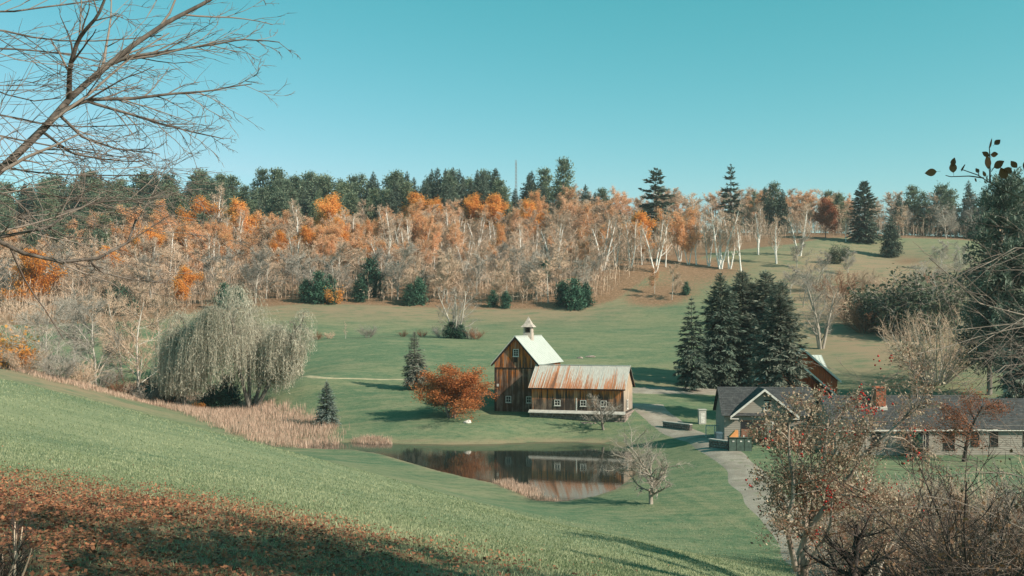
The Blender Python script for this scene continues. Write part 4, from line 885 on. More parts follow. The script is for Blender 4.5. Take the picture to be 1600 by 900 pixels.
birch(1250, 316, 318, 2, 'white birch with spreading crown alone on the grassy slope edge', None)
birch(1322, 338, 352, 0, 'small white birch between the rusty oak and the big hilltop spruce', None)
LO = 'pale orange leafed birch among the hillside trees'
for px, top, D, k in ((215,317,345,1),(252,314,348,0),(432,322,352,2),(312,340,345,1),(662,330,344,2),(838,300,384,0),(350,345,340,1),(420,340,345,0),(602,330,350,1),(780,350,330,0),(705,345,335,1),(560,350,340,0),(270,330,352,2),(375,325,358,0),(950,345,312,1),(1005,360,310,0)):
    put(BIRCHO[k], 14.5, 'birch_tree', LO, 'tree', px, top, D, 'orange birches on the hillside')
for px, top, D, k in ((1062,316,312,2),(1076,335,306,1)):
    put(BIRCHO[k], 14.5, 'birch_tree', 'pale orange leafed birch on the open slope beside white birches', 'tree', px, top, D, 'orange birches on the open slope')
for _ in range(18):
    px, D = rngp.uniform(180, 720), rngp.uniform(305, 350); put(BIRCHO[int(rngp.integers(0, 3))], 14.5, 'birch_tree', LO, 'tree', px, np.interp(D, [305, 350], [368, 330]) + rngp.normal(0, 8), D, 'orange birches on the hillside')
LM = 'bright orange leafed maple among the hillside trees'
for px, top, D, k in ((312,308,364,0),(650,291,388,1),(676,318,384,0),(775,308,388,1),(440,368,322,0),(505,358,334,1),(480,362,332,0),(375,322,362,0),(165,388,302,1),(828,322,378,0),(1003,336,330,1),(735,312,388,0),(235,360,320,1),(530,350,340,0)):
    put(MAPLE[k], 11.5, 'maple_tree', LM, 'tree', px, top, D, 'orange maples on the hillside', 1.15, hmax=16)
put(MAPLE[0], 11.5, 'maple_tree', 'broad round orange maple under the ridge pines', 'tree', 512, 314, 366, None, 1.25)
put(MAPLE[1], 11.5, 'maple_tree', 'large orange maple at the wood edge behind the valley thicket', 'tree', 52, 396, 262, None, 1.2)
put(MAPLE[0], 11.5, 'maple_tree', 'orange maple rising behind the willows', 'tree', 292, 424, 268, None, 1.15)
put(RUSTO[0], 11.5, 'oak_tree', 'round rusty brown oak on the hilltop beside the white birches', 'tree', 1290, 316, 362, None, 1.1)
P1 = conifer(101, 17, 5.6, .16, 120, 'spruce', 1.3, .25, 16, .55, .5, .36, 9., layers=9)
put(P1, 17, 'pine_tree', 'broad layered pine on the skyline between bare trees', 'tree', 1025, 264, 372, None)
put(conifer(102, 18, 3.6, .1, 130, 'spruce', 1.1, .3, 22, .6, .45, .34, 9., layers=13), 18, 'pine_tree', 'slender ragged pine on the skyline above the white birches', 'tree', 1143, 257, 376, None)
P2 = conifer(103, 18, 5.0, .04, 260, 'spruce', .95, .3, 20, .5, .25, .36, 10.)
put(P2, 18, 'spruce_tree', 'largest dark conifer on the grassy hilltop', 'tree', 1350, 284, 352, None, 1.15)
put(SPRUCE[0], 18, 'spruce_tree', 'smaller dark conifer on the grassy slope below the largest hilltop one', 'tree', 1392, 337, 330, None, 1.6)
put(PINE[0], 20, 'pine_tree', 'tallest twin topped pine on the skyline beside the mast', 'tree', 880, 250, 425, None, 1.0)
def conif(px, top, D, lab, grp, sx=1.1, k=None):
    lab = ['plumed ','narrow ','broad headed ','','slender '][k] + lab
    put((PINE+SPRUCE)[k], 20 if k < 3 else 18, 'pine_tree' if k < 3 else 'spruce_tree', lab, 'tree', px, top, D, grp, sx, 9, 26)
def topline(px): return np.interp(px, [-120,0,100,200,280,400,520,600,700,800,900,1000,1200,1320,1420,1500,1600,1700], [292,288,280,268,264,266,270,262,255,264,262,290,292,298,292,288,282,280])
used = []
def spaced(px, D, dmin):
    x = (px-CX)/F*D
    for a, b_ in used:
        if (a-x)**2 + (b_-D)**2 < dmin*dmin: return False
    used.append((x, D)); return True
n = 0
LP_ = 'dark evergreen in the close pine wood along the ridge'
for _ in range(2000):
    px = rngp.uniform(-90, 560); D = rngp.uniform(372, 446)
    if n >= 120: break
    if spaced(px, D, 5.6):
        n += 1; fr = (446-D)/74; conif(px, topline(px) + 60*fr + rngp.normal(0, 9), D, LP_, 'ridge pines', rngp.uniform(1.1, 1.45), int(rngp.choice([0,1,2,2,3])))
n = 0
for _ in range(2000):
    px = rngp.uniform(-60, 860); D = rngp.uniform(452, 482)
    if n >= 44: break
    if spaced(px, D, 6.0): n += 1; conif(px, topline(px) + 6 + rngp.normal(0, 4), D, 'evergreen just over the crest closing the treeline', 'crest evergreens', rngp.uniform(1.1, 1.4), int(rngp.choice([0,1,2,3])))
n = 0
for _ in range(2000):
    px = rngp.uniform(-90, 330); D = rngp.uniform(318, 372)
    if n >= 34: break
    if D < 318 + max(0, px-120)*.2: continue
    if spaced(px, D, 6.0): n += 1; conif(px, 322 + 40*(372-D)/54 + rngp.normal(0, 7), D, 'evergreen low on the shaded flank of the pine wood', 'flank pines', rngp.uniform(1.1, 1.4), int(rngp.choice([0,1,2,3])))
n = 0
for _ in range(1500):
    px = rngp.uniform(560, 860); D = rngp.uniform(392, 446)
    if n >= 42: break
    if spaced(px, D, 5.8): n += 1; conif(px, topline(px) + 40*(446-D)/54 + rngp.normal(0, 7), D, 'dark spruce in the ridge group beside the mast', 'ridge spruces', rngp.uniform(1.1, 1.4), int(rngp.choice([0,3,4,4])))
for px, top, D, k in ((1195,292,384,3),(1210,287,388,0),(1222,296,380,4),(1295,300,402,0),(1310,304,398,2),(1425,292,402,0),(1442,300,396,1),(1470,290,402,2),(1486,298,392,0),(1515,282,402,4),(1540,296,384,1),(1566,288,392,2),(1590,280,396,0),(1612,284,388,1),(915,288,410,3),(930,300,404,3),(850,290,412,4),(940,296,408,0),(1180,300,404,1),(1630,290,380,2),(1405,304,392,3)):
    conif(px, top, D, 'dark evergreen along the wooded skyline beyond the grassy hill', 'skyline evergreens', 1.2, k)
def fillwood(n, px0, px1, D0, D1, dmin, topf, kinds, name, lab, grp, Hn=13.5, sx=1.25, hmin=8., hmax=19.):
    k = 0
    for _ in range(n*25):
        px = rngp.uniform(px0, px1); D = rngp.uniform(D0, D1)
        if k >= n: break
        if D < np.interp(px, [-400,0,300,480,700,900,960,1010,1060], [222,232,262,272,269,263,272,292,318]) + 2: continue
        if spaced(px, D, dmin): k += 1; put(kinds[int(rngp.integers(0, len(kinds)))], Hn, name, lab, 'tree', px, topf(px, D), D, grp, sx, hmin, hmax)
lin = lambda a, b_, ya, yb: (lambda px, D: np.interp(D, [a, b_], [ya, yb]) + rngp.normal(0, 7))
fillwood(70, -60, 950, 262, 300, 4.8, lin(262, 300, 405, 380), BARE+BAREG, 'bare_tree', 'bare grey brown tree at the meadow edge of the hillside wood', 'bare trees along the wood edge')
fillwood(66, -60, 980, 300, 345, 5.4, lin(300, 345, 385, 345), BARE+BAREP*2, 'bare_tree', 'nearly bare tan and peach tree in the middle of the hillside wood', 'bare trees in the hillside wood')
fillwood(58, 150, 980, 345, 395, 5.6, lin(345, 395, 348, 312), BAREP+BAREP+BARE, 'bare_tree', 'nearly bare peach tinted tree high in the hillside wood below the evergreens', 'bare trees high in the wood')
fillwood(48, 830, 1330, 385, 445, 5.8, lin(385, 445, 318, 292), BARE+BAREP, 'bare_tree', 'bare tan tree along the skyline behind the birch slope', 'bare skyline trees')
fillwood(26, 1330, 1640, 372, 420, 6.5, lin(372, 420, 322, 302), BARE+BAREG, 'bare_tree', 'bare grey tree between skyline evergreens above the grassy hill', 'bare trees above the grassy hill')
YP = ['tallest young pine of the clump beside the small orange shrub','lowest young pine on the willow side of the orange shrub clump','young pine just behind the small orange shrub','smaller young pine of the pair uphill of the many stemmed bare tree','taller young pine of the pair uphill of the many stemmed bare tree',
      'larger young pine of the pair above the willow tops','smaller young pine of the pair above the willow tops','tall slim young pine rising at the wood edge above the meadow crest','low young pine at the foot of the tall slim one','largest green pine of the round clump above the shed roof','young pine on the slope side of the round clump above the shed','young pine on the wood side of the round clump above the shed',
      'small young pine at the wood edge above the barn cupola','small young pine paired with the one above the barn cupola','young pine standing a little inside the wood behind a pair','taller young pine in the wood behind the valley thicket','shorter young pine in the wood behind the valley thicket','tiny lone pine on the brown birch slope','dwarf pine at the orange shrub foot','young pine inside the wood below the bare birches','young pine deep among the bare tan trees']
for px, base, D, h, k in ((498,472,270,9.5,0),(478,474,271,7,1),(515,470,274,8,1),(640,474,268,6.5,0),(655,470,270,8,1),(350,476,264,7.5,0),(372,474,266,6,1),(580,470,280,12,0),(562,474,272,7,1),(898,488,260,9,0),(915,486,262,7,1),(880,486,264,7.5,1),(770,484,266,5,0),(790,486,264,5,1),(660,455,285,7,0),(180,470,262,9,1),(200,468,258,8,0),(1072,462,270,4,0),(520,470,268,4.5,0),(850,440,290,7,1),(712,440,300,6,0)):
    x = (px-CX)/F*D; place(BUSHE[k], 'young_pine', YP.pop(0), 'tree', x, D, h/7.4, None, 'young pines at the wood edge')
put(SHRUBR[0], 2.2, 'shrub', 'small orange leafed shrub at the wood edge between young pines', 'shrub', 520, 448, 268, None, 1., 3.)
put(BARE[0], 13.5, 'bare_tree', 'small bare tree on the open slope with a long shadow', 'tree', 1050, 412, 266, None, .95)
put(BAREP[1], 13.5, 'bare_tree', 'small reddish bare tree beside the lone bare one on the slope', 'tree', 1023, 415, 272, None, .8)
place(SHRUBO[0], 'shrub', 'dark round evergreen shrub alone on the open slope', 'shrub', *hit(1308,412)[:2], 2.0)
# steel mast on the skyline
x = (806-CX)/F*440; z = gz(x, 440); top = ZC - (250-HY)/F*440; mast = thing('mast', 'thin steel lattice mast on the ridge skyline', 'mast', (x, 440, z))
hh = top-z
for k in range(3):
    a = k*2.094; MB().tubes(np.array([[(.7*math.cos(a), .7*math.sin(a), -.3), (.35*math.cos(a), .35*math.sin(a), hh)]]), np.full((1, 2), .11), 5).build('leg', M['mast'], mast)
mb = MB()
for j in range(int(hh/1.6)):
    for k in range(3):
        a, b_ = k*2.094, (k+1)*2.094; r0, r1 = .7-.35*j*1.6/hh, .7-.35*(j+1)*1.6/hh
        mb.tubes(np.array([[(r0*math.cos(a), r0*math.sin(a), j*1.6), (r1*math.cos(b_), r1*math.sin(b_), j*1.6+1.6)]]), np.full((1, 2), .06), 4)
tag(mb.build('bracing', M['mast'], mast), kind='stuff')

# ---- undergrowth on the forest floor: brushwood nobody could count
rg = np.random.default_rng(5); nU = 26000
px = rg.uniform(-120, 1700, nU*2); D = rg.uniform(225, 430, nU*2)
fe = np.interp(px, [-400,0,300,480,700,900,960,1010,1060,1110,1240,1300,1480,1700], [222,232,262,272,269,263,272,300,325,345,360,366,378,366])
ok = D > fe; px, D = px[ok][:nU], D[ok][:nU]; X = (px-CX)/F*D; Z = ground(X, D); n = len(X)
P0 = np.stack([X, D, Z-.1], 1); d = unit(rg.normal(0, .09, (n, 3)) + (0, 0, 1)); hgt = rg.uniform(1.8, 7.0, n)*np.clip(rg.normal(1, .25, n), .5, 1.4)
mb = MB(); mb.leaves(P0, d, unit(rg.normal(0, 1, (n, 3))*(1,1,0)), hgt, rg.uniform(.06, .12, n), 0, rg.random(n))
for k in range(5):
    t_ = rg.uniform(.3, .95, n); mb.leaves(P0 + d*(hgt*t_)[:, None], unit(rg.normal(0, .5, (n, 3)) + (0, 0, .8)), unit(rg.normal(0, 1, (n, 3))), hgt*rg.uniform(.2, .42, n), rg.uniform(.06, .12, n), 0, rg.random(n))
tag(mb.build('undergrowth', M['brush']), 'low tan brushwood and saplings covering the hillside wood floor', 'undergrowth', kind='stuff')

# ------------------------------------------------------------------ meadow and farm trees
x, y, _ = hit(711, 523); put(bare(120, 10, 1.3, 'bark_pale', 'twig_grey', 10, .012, .08, stems=5, up=.3, ang=35, base_r=.16), 9.6, 'bare_tree', 'bare many stemmed tree rising from bushes on the meadow crest', 'tree', 711, 438, 214, None, 1.2)
for px, D, k, h, lab in ((690,214,0,3.4,'grey shrub at the foot of the many stemmed bare tree'),(735,213,0,3.0,'spreading grey shrub beside the many stemmed bare tree'),(745,212,2,2.6,'reddish brown shrub at the end of the meadow hedge'),(576,212,0,3.2,'round grey brown shrub alone on the meadow crest'),(660,216,2,1.8,'low reddish shrub in the meadow hedge'),(630,216,2,1.6,'low brown shrub in the meadow hedge'),(515,212,1,1.8,'low tan shrub at the hedge end near the willow'),(495,210,2,1.9,'low brown shrub at the hedge end nearest the willow')):
    place(SHRUB[k], 'shrub', lab, 'shrub', (px-CX)/F*D, D, h/3, sx=1.2)
for px, D, h in ((705,213,3.2),(720,212.5,2.8)): place(BUSHE[0], 'evergreen_shrub', 'dark green shrub under the many stemmed bare tree', 'shrub', (px-CX)/F*D, D, h/6, None, 'green shrubs on the meadow crest', None, 1.3)
put(bare(121, 5, .7, 'bark_pale', 'twig_tan', 4, .012), 4.8, 'bare_tree', 'slim bare sapling on the meadow crest near the willow', 'tree', 540, 503, 211, None, 1.)
# spruces and the orange maple by the barn
def based(kind, Hn, name, lab, cat, px, pyb, pyt, sx=1., rot=None, grp=None):
    x, y, z = hit(px, pyb); return place(kind, name, lab, cat, x, y, (pyb-pyt)/F*y/Hn, rot, grp, z, sx)
based(conifer(130, 9, 2.6, .10, 330, 'spruce_grey', .42, .75, 8, .8, .2, .26, 17.), 9, 'spruce_tree', 'grey green spruce standing just behind the orange maple', 'tree', 648, 609, 519, 1.05)
based(conifer(131, 6.3, 2.1, .02, 360, 'spruce_blue', .32, .45, 20, .8, .15, .28, 20.), 6.3, 'spruce_tree', 'small blue spruce between the reeds and the pond', 'tree', 510, 668, 596, 1.12)
based(bare(132, 8, 1.75, 'bark_grey', 'twig_rust', 6, .011, .12, stems=3, leaf='rust', nleaf=34000, lsize=.19, up=.0, ang=55, base_r=.16, lspread=.3), 9.2, 'maple_tree', 'spreading orange red maple in front of the tall barn', 'tree', 706, 653, 571, 1.6)
based(bare(133, 3.4, 1.7, 'bark_grey', 'twig_grey', 10, .009, .2, up=.15, ang=55, base_r=.11), 3.1, 'apple_tree', 'small bare apple tree before the rusty roofed shed', 'tree', 943, 672, 618, 1.25)
APB = apple(303, 4.6, 40, 0, 'apple_leaf', 1.6, tw='twig_grey', th=3, bk='bark_tan', rr=.66, wan=.2)
based(APB, 4.3, 'apple_tree', 'pale barked bare apple tree on the lawn beside the pond', 'tree', 1019, 788, 690, 1.15)
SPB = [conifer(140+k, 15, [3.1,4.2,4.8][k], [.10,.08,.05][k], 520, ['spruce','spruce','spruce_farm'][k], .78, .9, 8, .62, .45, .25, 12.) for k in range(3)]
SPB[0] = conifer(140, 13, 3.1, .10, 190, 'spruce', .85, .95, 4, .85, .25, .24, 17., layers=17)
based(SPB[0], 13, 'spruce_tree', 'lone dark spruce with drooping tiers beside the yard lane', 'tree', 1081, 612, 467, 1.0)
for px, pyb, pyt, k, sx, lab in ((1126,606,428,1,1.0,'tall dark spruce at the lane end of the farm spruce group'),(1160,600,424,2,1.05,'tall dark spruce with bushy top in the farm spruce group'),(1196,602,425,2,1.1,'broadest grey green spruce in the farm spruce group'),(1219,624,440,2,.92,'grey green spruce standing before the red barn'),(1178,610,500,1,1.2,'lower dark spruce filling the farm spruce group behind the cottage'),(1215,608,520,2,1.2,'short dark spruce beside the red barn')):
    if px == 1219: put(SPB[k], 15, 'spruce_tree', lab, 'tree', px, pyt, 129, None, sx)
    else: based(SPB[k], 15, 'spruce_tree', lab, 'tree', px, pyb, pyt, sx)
based(bare(150, 12, 1.1, 'bark_tan', 'twig_grey', 8, .012, .12, stems=4, up=.4, ang=34, base_r=.22), 11.3, 'bare_tree', 'grey many stemmed bare tree behind the red barn', 'tree', 1283, 545, 425, 1.1)
based(bare(151, 8, 1.0, 'bark_tan', 'twig_grey', 8, .012, .12), 7.6, 'bare_tree', 'bare grey tree in the scrub behind the farm spruces', 'tree', 1255, 480, 405, 1.)
based(shrub(152, 8, 9.5, 'twig_tan', None, 0, .2, 60, 'bark_pale', 7, .012, .85), 7.6, 'vase_shrub', 'big bare fan shaped thicket behind the house chimney', 'shrub', 1462, 600, 478, 1.1)
for px, pyb, pyt, k, lab in ((1400,520,430,0,'olive green scrub on the slope below the grassy hilltop'),(1440,530,440,0,'olive green scrub beside the big fan shaped thicket'),(1375,515,455,0,'low olive scrub at the foot of the grassy slope')):
    based(SHRUBO[0], 2.8, 'scrub_bush', lab, 'shrub', px, pyb, pyt, 1.2)
for px, pyb, pyt, lab in ((1330,500,440,'grey scrub on the slope behind the bare farm tree'),(1310,470,425,'grey scrub high on the slope'),(1490,470,425,'brown scrub below the skyline evergreens'),(1440,470,425,'reddish scrub on the grassy slope'),(1350,520,470,'grey scrub in the hollow behind the red barn'),(1520,520,470,'grey scrub beside the big trunk'),(1395,468,425,'tan scrub below the smaller hilltop conifer'),(1275,455,415,'grey scrub on the open slope edge'),(1350,452,418,'low brown scrub on the middle of the grassy slope'),(1455,440,405,'brown scrub near the top of the grassy slope')):
    based(SHRUB[int(rngp.integers(0, 3))], 2.8, 'scrub_bush', lab, 'shrub', px, pyb, pyt, 1.3)
place(bare(153, 5., 1.5, 'bark_grey', 'twig_rust', 7, .012, .1, stems=3, leaf='brown_leaf', nleaf=5000, lsize=.16, lspread=.25), 'shrub', 'reddish brown leafy shrub between the spruces and the red barn', 'shrub', (1222-CX)/F*126, 126, 1.0, None, None, None, 1.2)
for px, D, h, lab in ((1245,300,9,'thin bare tree on the brown slope above the farm spruces'),(1285,285,8,'slender bare tree in the middle of the brown slope'),(1325,290,7,'thin grey tree on the brown slope below the hilltop shrub'),(1425,255,8,'bare grey tree above the olive scrub'),(1470,300,9,'bare tree at the edge of the grassy hilltop'),(1500,285,10,'bare tree beside the dark pines on the slope'),(1235,262,8,'bare sapling on the brown slope beside the farm spruces')):
    place(BAREG[int(rngp.integers(0, 2))], 'bare_tree', lab, 'tree', (px-CX)/F*D, D, h/13.5, None, None, None, 1.2)
# big pine with a pale trunk behind the house
x, y = (1574-CX)/F*128, 128.; pm = conifer(160, 30, 7.6, .34, 190, 'spruce', .75, .5, 12, .45, .4, .26, 26., 'bark_pale', .62, layers=19, puff=.3)
place(pm, 'pine_tree', 'huge dark pine with pale bare trunk behind the long house', 'tree', x, y, 1.03)
place(conifer(161, 22, 5.6, .2, 150, 'spruce', .75, .5, 12, .5, .4, .26, 24., 'bark_grey', .4, layers=17, puff=.3), 'pine_tree', 'dark pine beside the huge pale trunked one', 'tree', (1545-CX)/F*146, 146, 1.0)
place(SPB[2], 'spruce_tree', 'dark evergreen at the foot of the huge pine', 'tree', (1602-CX)/F*122, 122, .95)
# reddish tree before the house
based(bare(170, 6, 1.6, 'bark_dark', 'twig_rust', 9, .010, .28, leaf='rust_dark', nleaf=3600, lsize=.12, up=.0, ang=58, base_r=.15), 5.2, 'small_maple', 'small reddish twiggy tree on the lawn before the long house', 'tree', 1505, 722, 622, 1.25)
place(BUSHE[1], 'evergreen_shrub', 'dark conical shrub beside the house door', 'shrub', *[v+o for v, o in zip(hit(1425,712)[:2], (0, -.8))], .36)

# ------------------------------------------------------------------ willows, valley thicket, reeds
W1 = willow(183, 19.5, 4.4); W2 = willow(181, 21.5, 6.0, (.62, -.1, .8))
x, y, z = hit(392, 641); place(W2, 'willow_tree', 'large weeping willow with a limb reaching over the meadow', 'tree', x, y, 1.0, R(0))
x = (284-CX)/F*148; place(W1, 'willow_tree', 'narrower weeping willow with hanging grey curtains beside the bare valley trees', 'tree', x, 148, .97)
for px, D, pyt, k, lab in ((215,162,447,1,'tall pale bare tree beside the willows with long low limbs'),(150,158,458,0,'bare pale tree in the valley thicket'),(72,150,470,0,'wide bare tree over the valley thicket'),(190,175,455,1,'bare tree behind the tall pale one in the valley'),(250,176,460,1,'bare tree just behind the weeping willow'),(30,165,468,1,'bare tree at the meadow end of the valley thicket'),(115,178,455,0,'bare tree behind the wide one in the valley thicket')):
    put(bare(190+px, 13, 1.35, 'bark_pale', ['twig_grey','twig_tan'][k], 14, .024, .08, up=.2, ang=50, tl=.9), 12.4, 'bare_tree', lab, 'tree', px, pyt, D, None, 1.)
for px, D, h, k, lab in ((8,152,7,'r','orange leafed shrub at the meadow end of the valley'),(22,140,4,'r','low orange shrub before the valley thicket'),(150,148,4.5,0,'brown brush under the bare valley trees'),(95,138,4.5,0,'brown brush at the foot of the wide bare tree'),(40,138,4.,1,'tan brush at the foot of the slope'),(190,150,4,2,'reddish brush beneath the tall pale bare tree'),(230,148,3.6,0,'grey brush before the willows'),(125,142,4.2,1,'tan brush in the valley thicket'),(270,150,3.4,2,'reddish brush beneath the willow curtains'),(60,146,5,0,'grey brush in the valley thicket'),(5,140,4,0,'grey brush at the thicket end')):
    kd = SHRUBR[0] if k == 'r' else SHRUB[k]; place(kd, 'brush', lab, 'shrub', (px-CX)/F*D, D, h/(2.4 if k == 'r' else 3), sx=1.25)
for px, D, h, lab in ((240,152,4.2,'dark evergreen bush in the shade of the willows'),(330,154,4.,'dark evergreen bush between the two willow trunks'),(345,152,3.,'low evergreen bush at the large willow foot'),(265,151,3.2,'low evergreen bush before the grey willow'),(400,152,1.8,'low green bush on the meadow side of the large willow'),(355,160,5,'evergreen bush behind the large willow')):
    place(BUSHE[0], 'evergreen_bush', lab, 'bush', (px-CX)/F*D, D, h/6, None, None, None, 1.3)
place(SHRUBR[0], 'shrub', 'small orange shrub in the shade under the willows', 'shrub', (308-CX)/F*151, 151, .8)
rg = np.random.default_rng(8)
def reedbed(name, label, poly, n, hmin, hmax, w=.05, edge=1.):
    lo, hi = poly.min(0), poly.max(0); q = rg.uniform(lo, hi, (n*6, 2)); s = sdist(poly, q[:, 0], q[:, 1]) + edge*(np.sin(q[:, 0]*1.9)+np.sin(q[:, 1]*2.3+q[:, 0])+rg.normal(0, .9, len(q)))*.5; q = q[s < -.1][:n]; n = len(q)
    z = np.maximum(ground(q[:, 0], q[:, 1]), -.15); clump = .55 + .45*np.sin(q[:, 0]*1.7+np.sin(q[:, 1]*1.3)*2)*np.sin(q[:, 1]*1.1+q[:, 0]*.4)
    d = unit(rg.normal(0, .16, (n, 3)) + (0, 0, 1)); h = rg.uniform(hmin, hmax, n)*(.75+.35*clump)
    mb = MB(); mb.leaves(np.c_[q, z-.05], d, unit(rg.normal(0, 1, (n, 3))), h, rg.uniform(.6, 1.4, n)*w, 0, np.clip(rg.normal(.55, .22, n)+.25*(clump-.5), 0, 1))
    return tag(mb.build(name, M['reed']), label, 'reeds', kind='stuff')
P = np.array([at_z(a, b, .3)[:2] for a, b in ((180,641),(240,634),(330,640),(420,652),(485,664),(528,676),(528,692),(470,694),(462,702),(430,702),(370,692),(300,672),(240,660))])
reedbed('reeds', 'tan and pink dry reeds bordering the pond under the willows', P, 34000, .45, 1.35, .05, 1.3)
P = np.array([at_px(a, 600, b)[:2] for a, b in ((60,132),(120,133),(205,138),(262,146),(240,152),(150,146),(60,140),(10,138))]); reedbed('dry_weeds', 'brown dry weeds along the foot of the valley thicket', P, 4500, .25, .9, .06, 1.6)
P = np.array([at_z(a, b, 0)[:2] for a, b in ((550,689),(575,689),(612,691),(612,694.5),(575,694),(550,692))]); reedbed('reeds', 'short fringe of reeds along the far pond bank', P, 1500, .3, .8, .04, .3)
P = np.array([at_z(a, b, 0)[:2] for a, b in ((768,754),(800,752),(838,764),(845,778),(862,782),(890,784),(866,789),(835,787),(808,776))]); reedbed('reeds', 'tan tuft of reeds at the near pond bank before the barn reflection', P, 3200, .3, .8, .03, .4)
# ------------------------------------------------------------------ foreground
def poly3(pts, D0, D1=None):
    """a branch drawn through photo pixels; the distance runs from D0 to D1 along it"""
    n = len(pts); Ds = np.linspace(D0, D0 if D1 is None else D1, n); return np.array([at_px(a, b, d) for (a, b), d in zip(pts, Ds)])
def resample(p, n):
    s = np.r_[0, np.cumsum(np.linalg.norm(np.diff(p, axis=0), axis=1))]; q = np.linspace(0, s[-1], n); return np.stack([np.interp(q, s, p[:, k]) for k in range(3)], 1), s[-1]
LIMBS = []
def limb(mbT, mbC, rng, pts3, r0, r1, n1=10, lr=.5, ang=30, lv=2, rm=.0022, n2=4, n3=3, flat=.5, t0=.15, up=.0):
    P, L = resample(pts3, 16); P = P + np.cumsum(rng.normal(0, .005*L/3, P.shape), 0); P[0] = pts3[0]
    LIMBS.append(resample(P, 60)[0]); rad = np.linspace(r0, r1, 16); mbT.tubes(P[None], rad[None], 7, 0, [rng.random()])
    t = t0 + (1-t0)*(np.arange(n1)+rng.random(n1))/n1; x = np.clip(t*15, 0, 14.99); k = x.astype(int); f = (x-k)[:, None]
    st = P[k]*(1-f) + P[k+1]*f; pd = unit(P[k+1]-P[k]); an = R(ang) + rng.normal(0, R(9), n1); q = perp(pd, rng); q[:, 1] *= flat; q = unit(q)
    d = pd*np.cos(an)[:, None] + q*np.sin(an)[:, None]; ln = L*lr*(1-.55*t)*rng.uniform(.6, 1.2, n1)
    out = grow(rng, st, d, ln, np.maximum(rad[k]*.5, rm), [dict(s=6, wan=.09, up=up, tip=.35), dict(n=n2, t0=.15, ang=32, av=10, lr=.5, sh=.35, rr=.6, s=4, wan=.13, up=up, rmin=rm, flat=flat), dict(n=n3, t0=.15, ang=34, av=10, lr=.5, sh=.3, rr=.6, s=3, wan=.15, rmin=rm*.8, flat=flat)][:lv+1])
    for i, (p, r) in enumerate(out): mbC.tubes(p, r, (5, 3, 3)[i], 0, rng.random(len(p)))
    return out
# ---- bare tree whose limbs hang into the view
rf = np.random.default_rng(21); T, C = MB(), MB()
tx, ty = -4.6, 5.6; tz = gz(tx, ty)
tree = thing('bare_tree', 'bare tree with long grey limbs reaching across the sky over the leaf strewn slope', 'tree', (tx, ty, tz))
org = np.array((tx, ty, tz))
def fl(px, D0, D1, r0, r1, start=None, **kw):
    p = poly3(px, D0, D1) - org
    if start is not None: p = np.r_[[start], p]; kw.setdefault('t0', .5)
    else:                                     # grow out of the nearest limb already there
        A = np.concatenate(LIMBS); p = np.r_[[A[np.argmin(((A-p[0])**2).sum(1))]], p[1:]]
    return limb(T, C, rf, p, r0, r1, **kw)
T.tubes(resample(np.array([(0,0,-.3),(.05,.02,1.),(.1,0,2.2),(.12,.05,3.2),(.1,.1,4.4),(-.1,.2,6.),(-.3,.3,8.)]), 12)[0][None], np.linspace(.17, .05, 12)[None], 10, 0, [.5])
fl([(-60,318),(0,265),(60,207),(108,150),(165,97),(230,50),(300,12),(360,-22)], 5.5, 6.3, .037, .010, (.08,.02,1.6), n1=8, lr=.3, n2=4, flat=.35)
fl([(104,140),(108,100),(124,55),(150,25),(168,-20)], 5.75, 5.5, .017, .006, n1=9, lr=.5)
fl([(160,98),(200,88),(260,80),(320,72),(380,62),(438,66)], 5.9, 6.3, .011, .003, n1=12, lr=.36, up=-.02)
fl([(95,170),(138,157),(200,154),(262,146),(330,140),(395,128)], 5.75, 6.2, .014, .003, n1=14, lr=.45)
fl([(138,157),(185,172),(245,190),(300,205),(352,216)], 5.8, 6.3, .010, .003, n1=12, lr=.45, up=-.05)
fl([(88,176),(130,215),(182,232),(250,240)], 5.7, 6.2, .010, .003, n1=10, lr=.5, up=-.05)
fl([(70,204),(110,240),(160,250),(212,254)], 5.6, 6.0, .009, .003, n1=9, lr=.5)
fl([(-40,128),(0,143),(45,155),(92,150)], 5.3, 5.6, .009, .003, (.1,.03,2.6), n1=9, lr=.6)
for y0, y1, y2, y3 in ((45,52,64,50),(72,68,78,90),(20,18,4,-14),(165,178,196,190),(215,225,240,252),(235,262,270,272)):
    fl([(-50,y0),(20,y1),(110,y2),(210+rf.uniform(-60,90),y3)], 5.2+rf.uniform(-.3,.6), 6.2, .010, .003, (.1,.05,3.0), n1=8, lr=.5)
fl([(-30,362),(0,372),(40,397),(90,408),(130,408),(180,398),(212,372),(217,340)], 5.2, 6.0, .026, .006, (.06,.02,1.05), n1=7, lr=.3, up=.06, t0=.5)
fl([(5,375),(55,360),(78,352),(100,330),(150,315),(260,310)], 5.25, 5.9, .009, .003, n1=9, lr=.5)
fl([(-30,288),(10,300),(45,330),(72,355),(110,372),(150,372)], 5.2, 5.8, .010, .003, (.07,.02,1.3), n1=9, lr=.5)
fl([(-30,300),(40,295),(110,312),(200,325),(280,300)], 5.3, 6.2, .008, .002, (.07,.02,1.3), n1=11, lr=.5)
fl([(-30,330),(30,340),(80,345),(140,355),(200,350)], 5.3, 6.2, .008, .002, (.07,.02,1.3), n1=11, lr=.5)
fl([(130,408),(160,425),(205,436),(245,440)], 5.7, 6.0, .007, .002, n1=6, lr=.5)
T.build('trunk', M['bark_limb'], tree); C.build('crown', M['twig_limb'], tree)

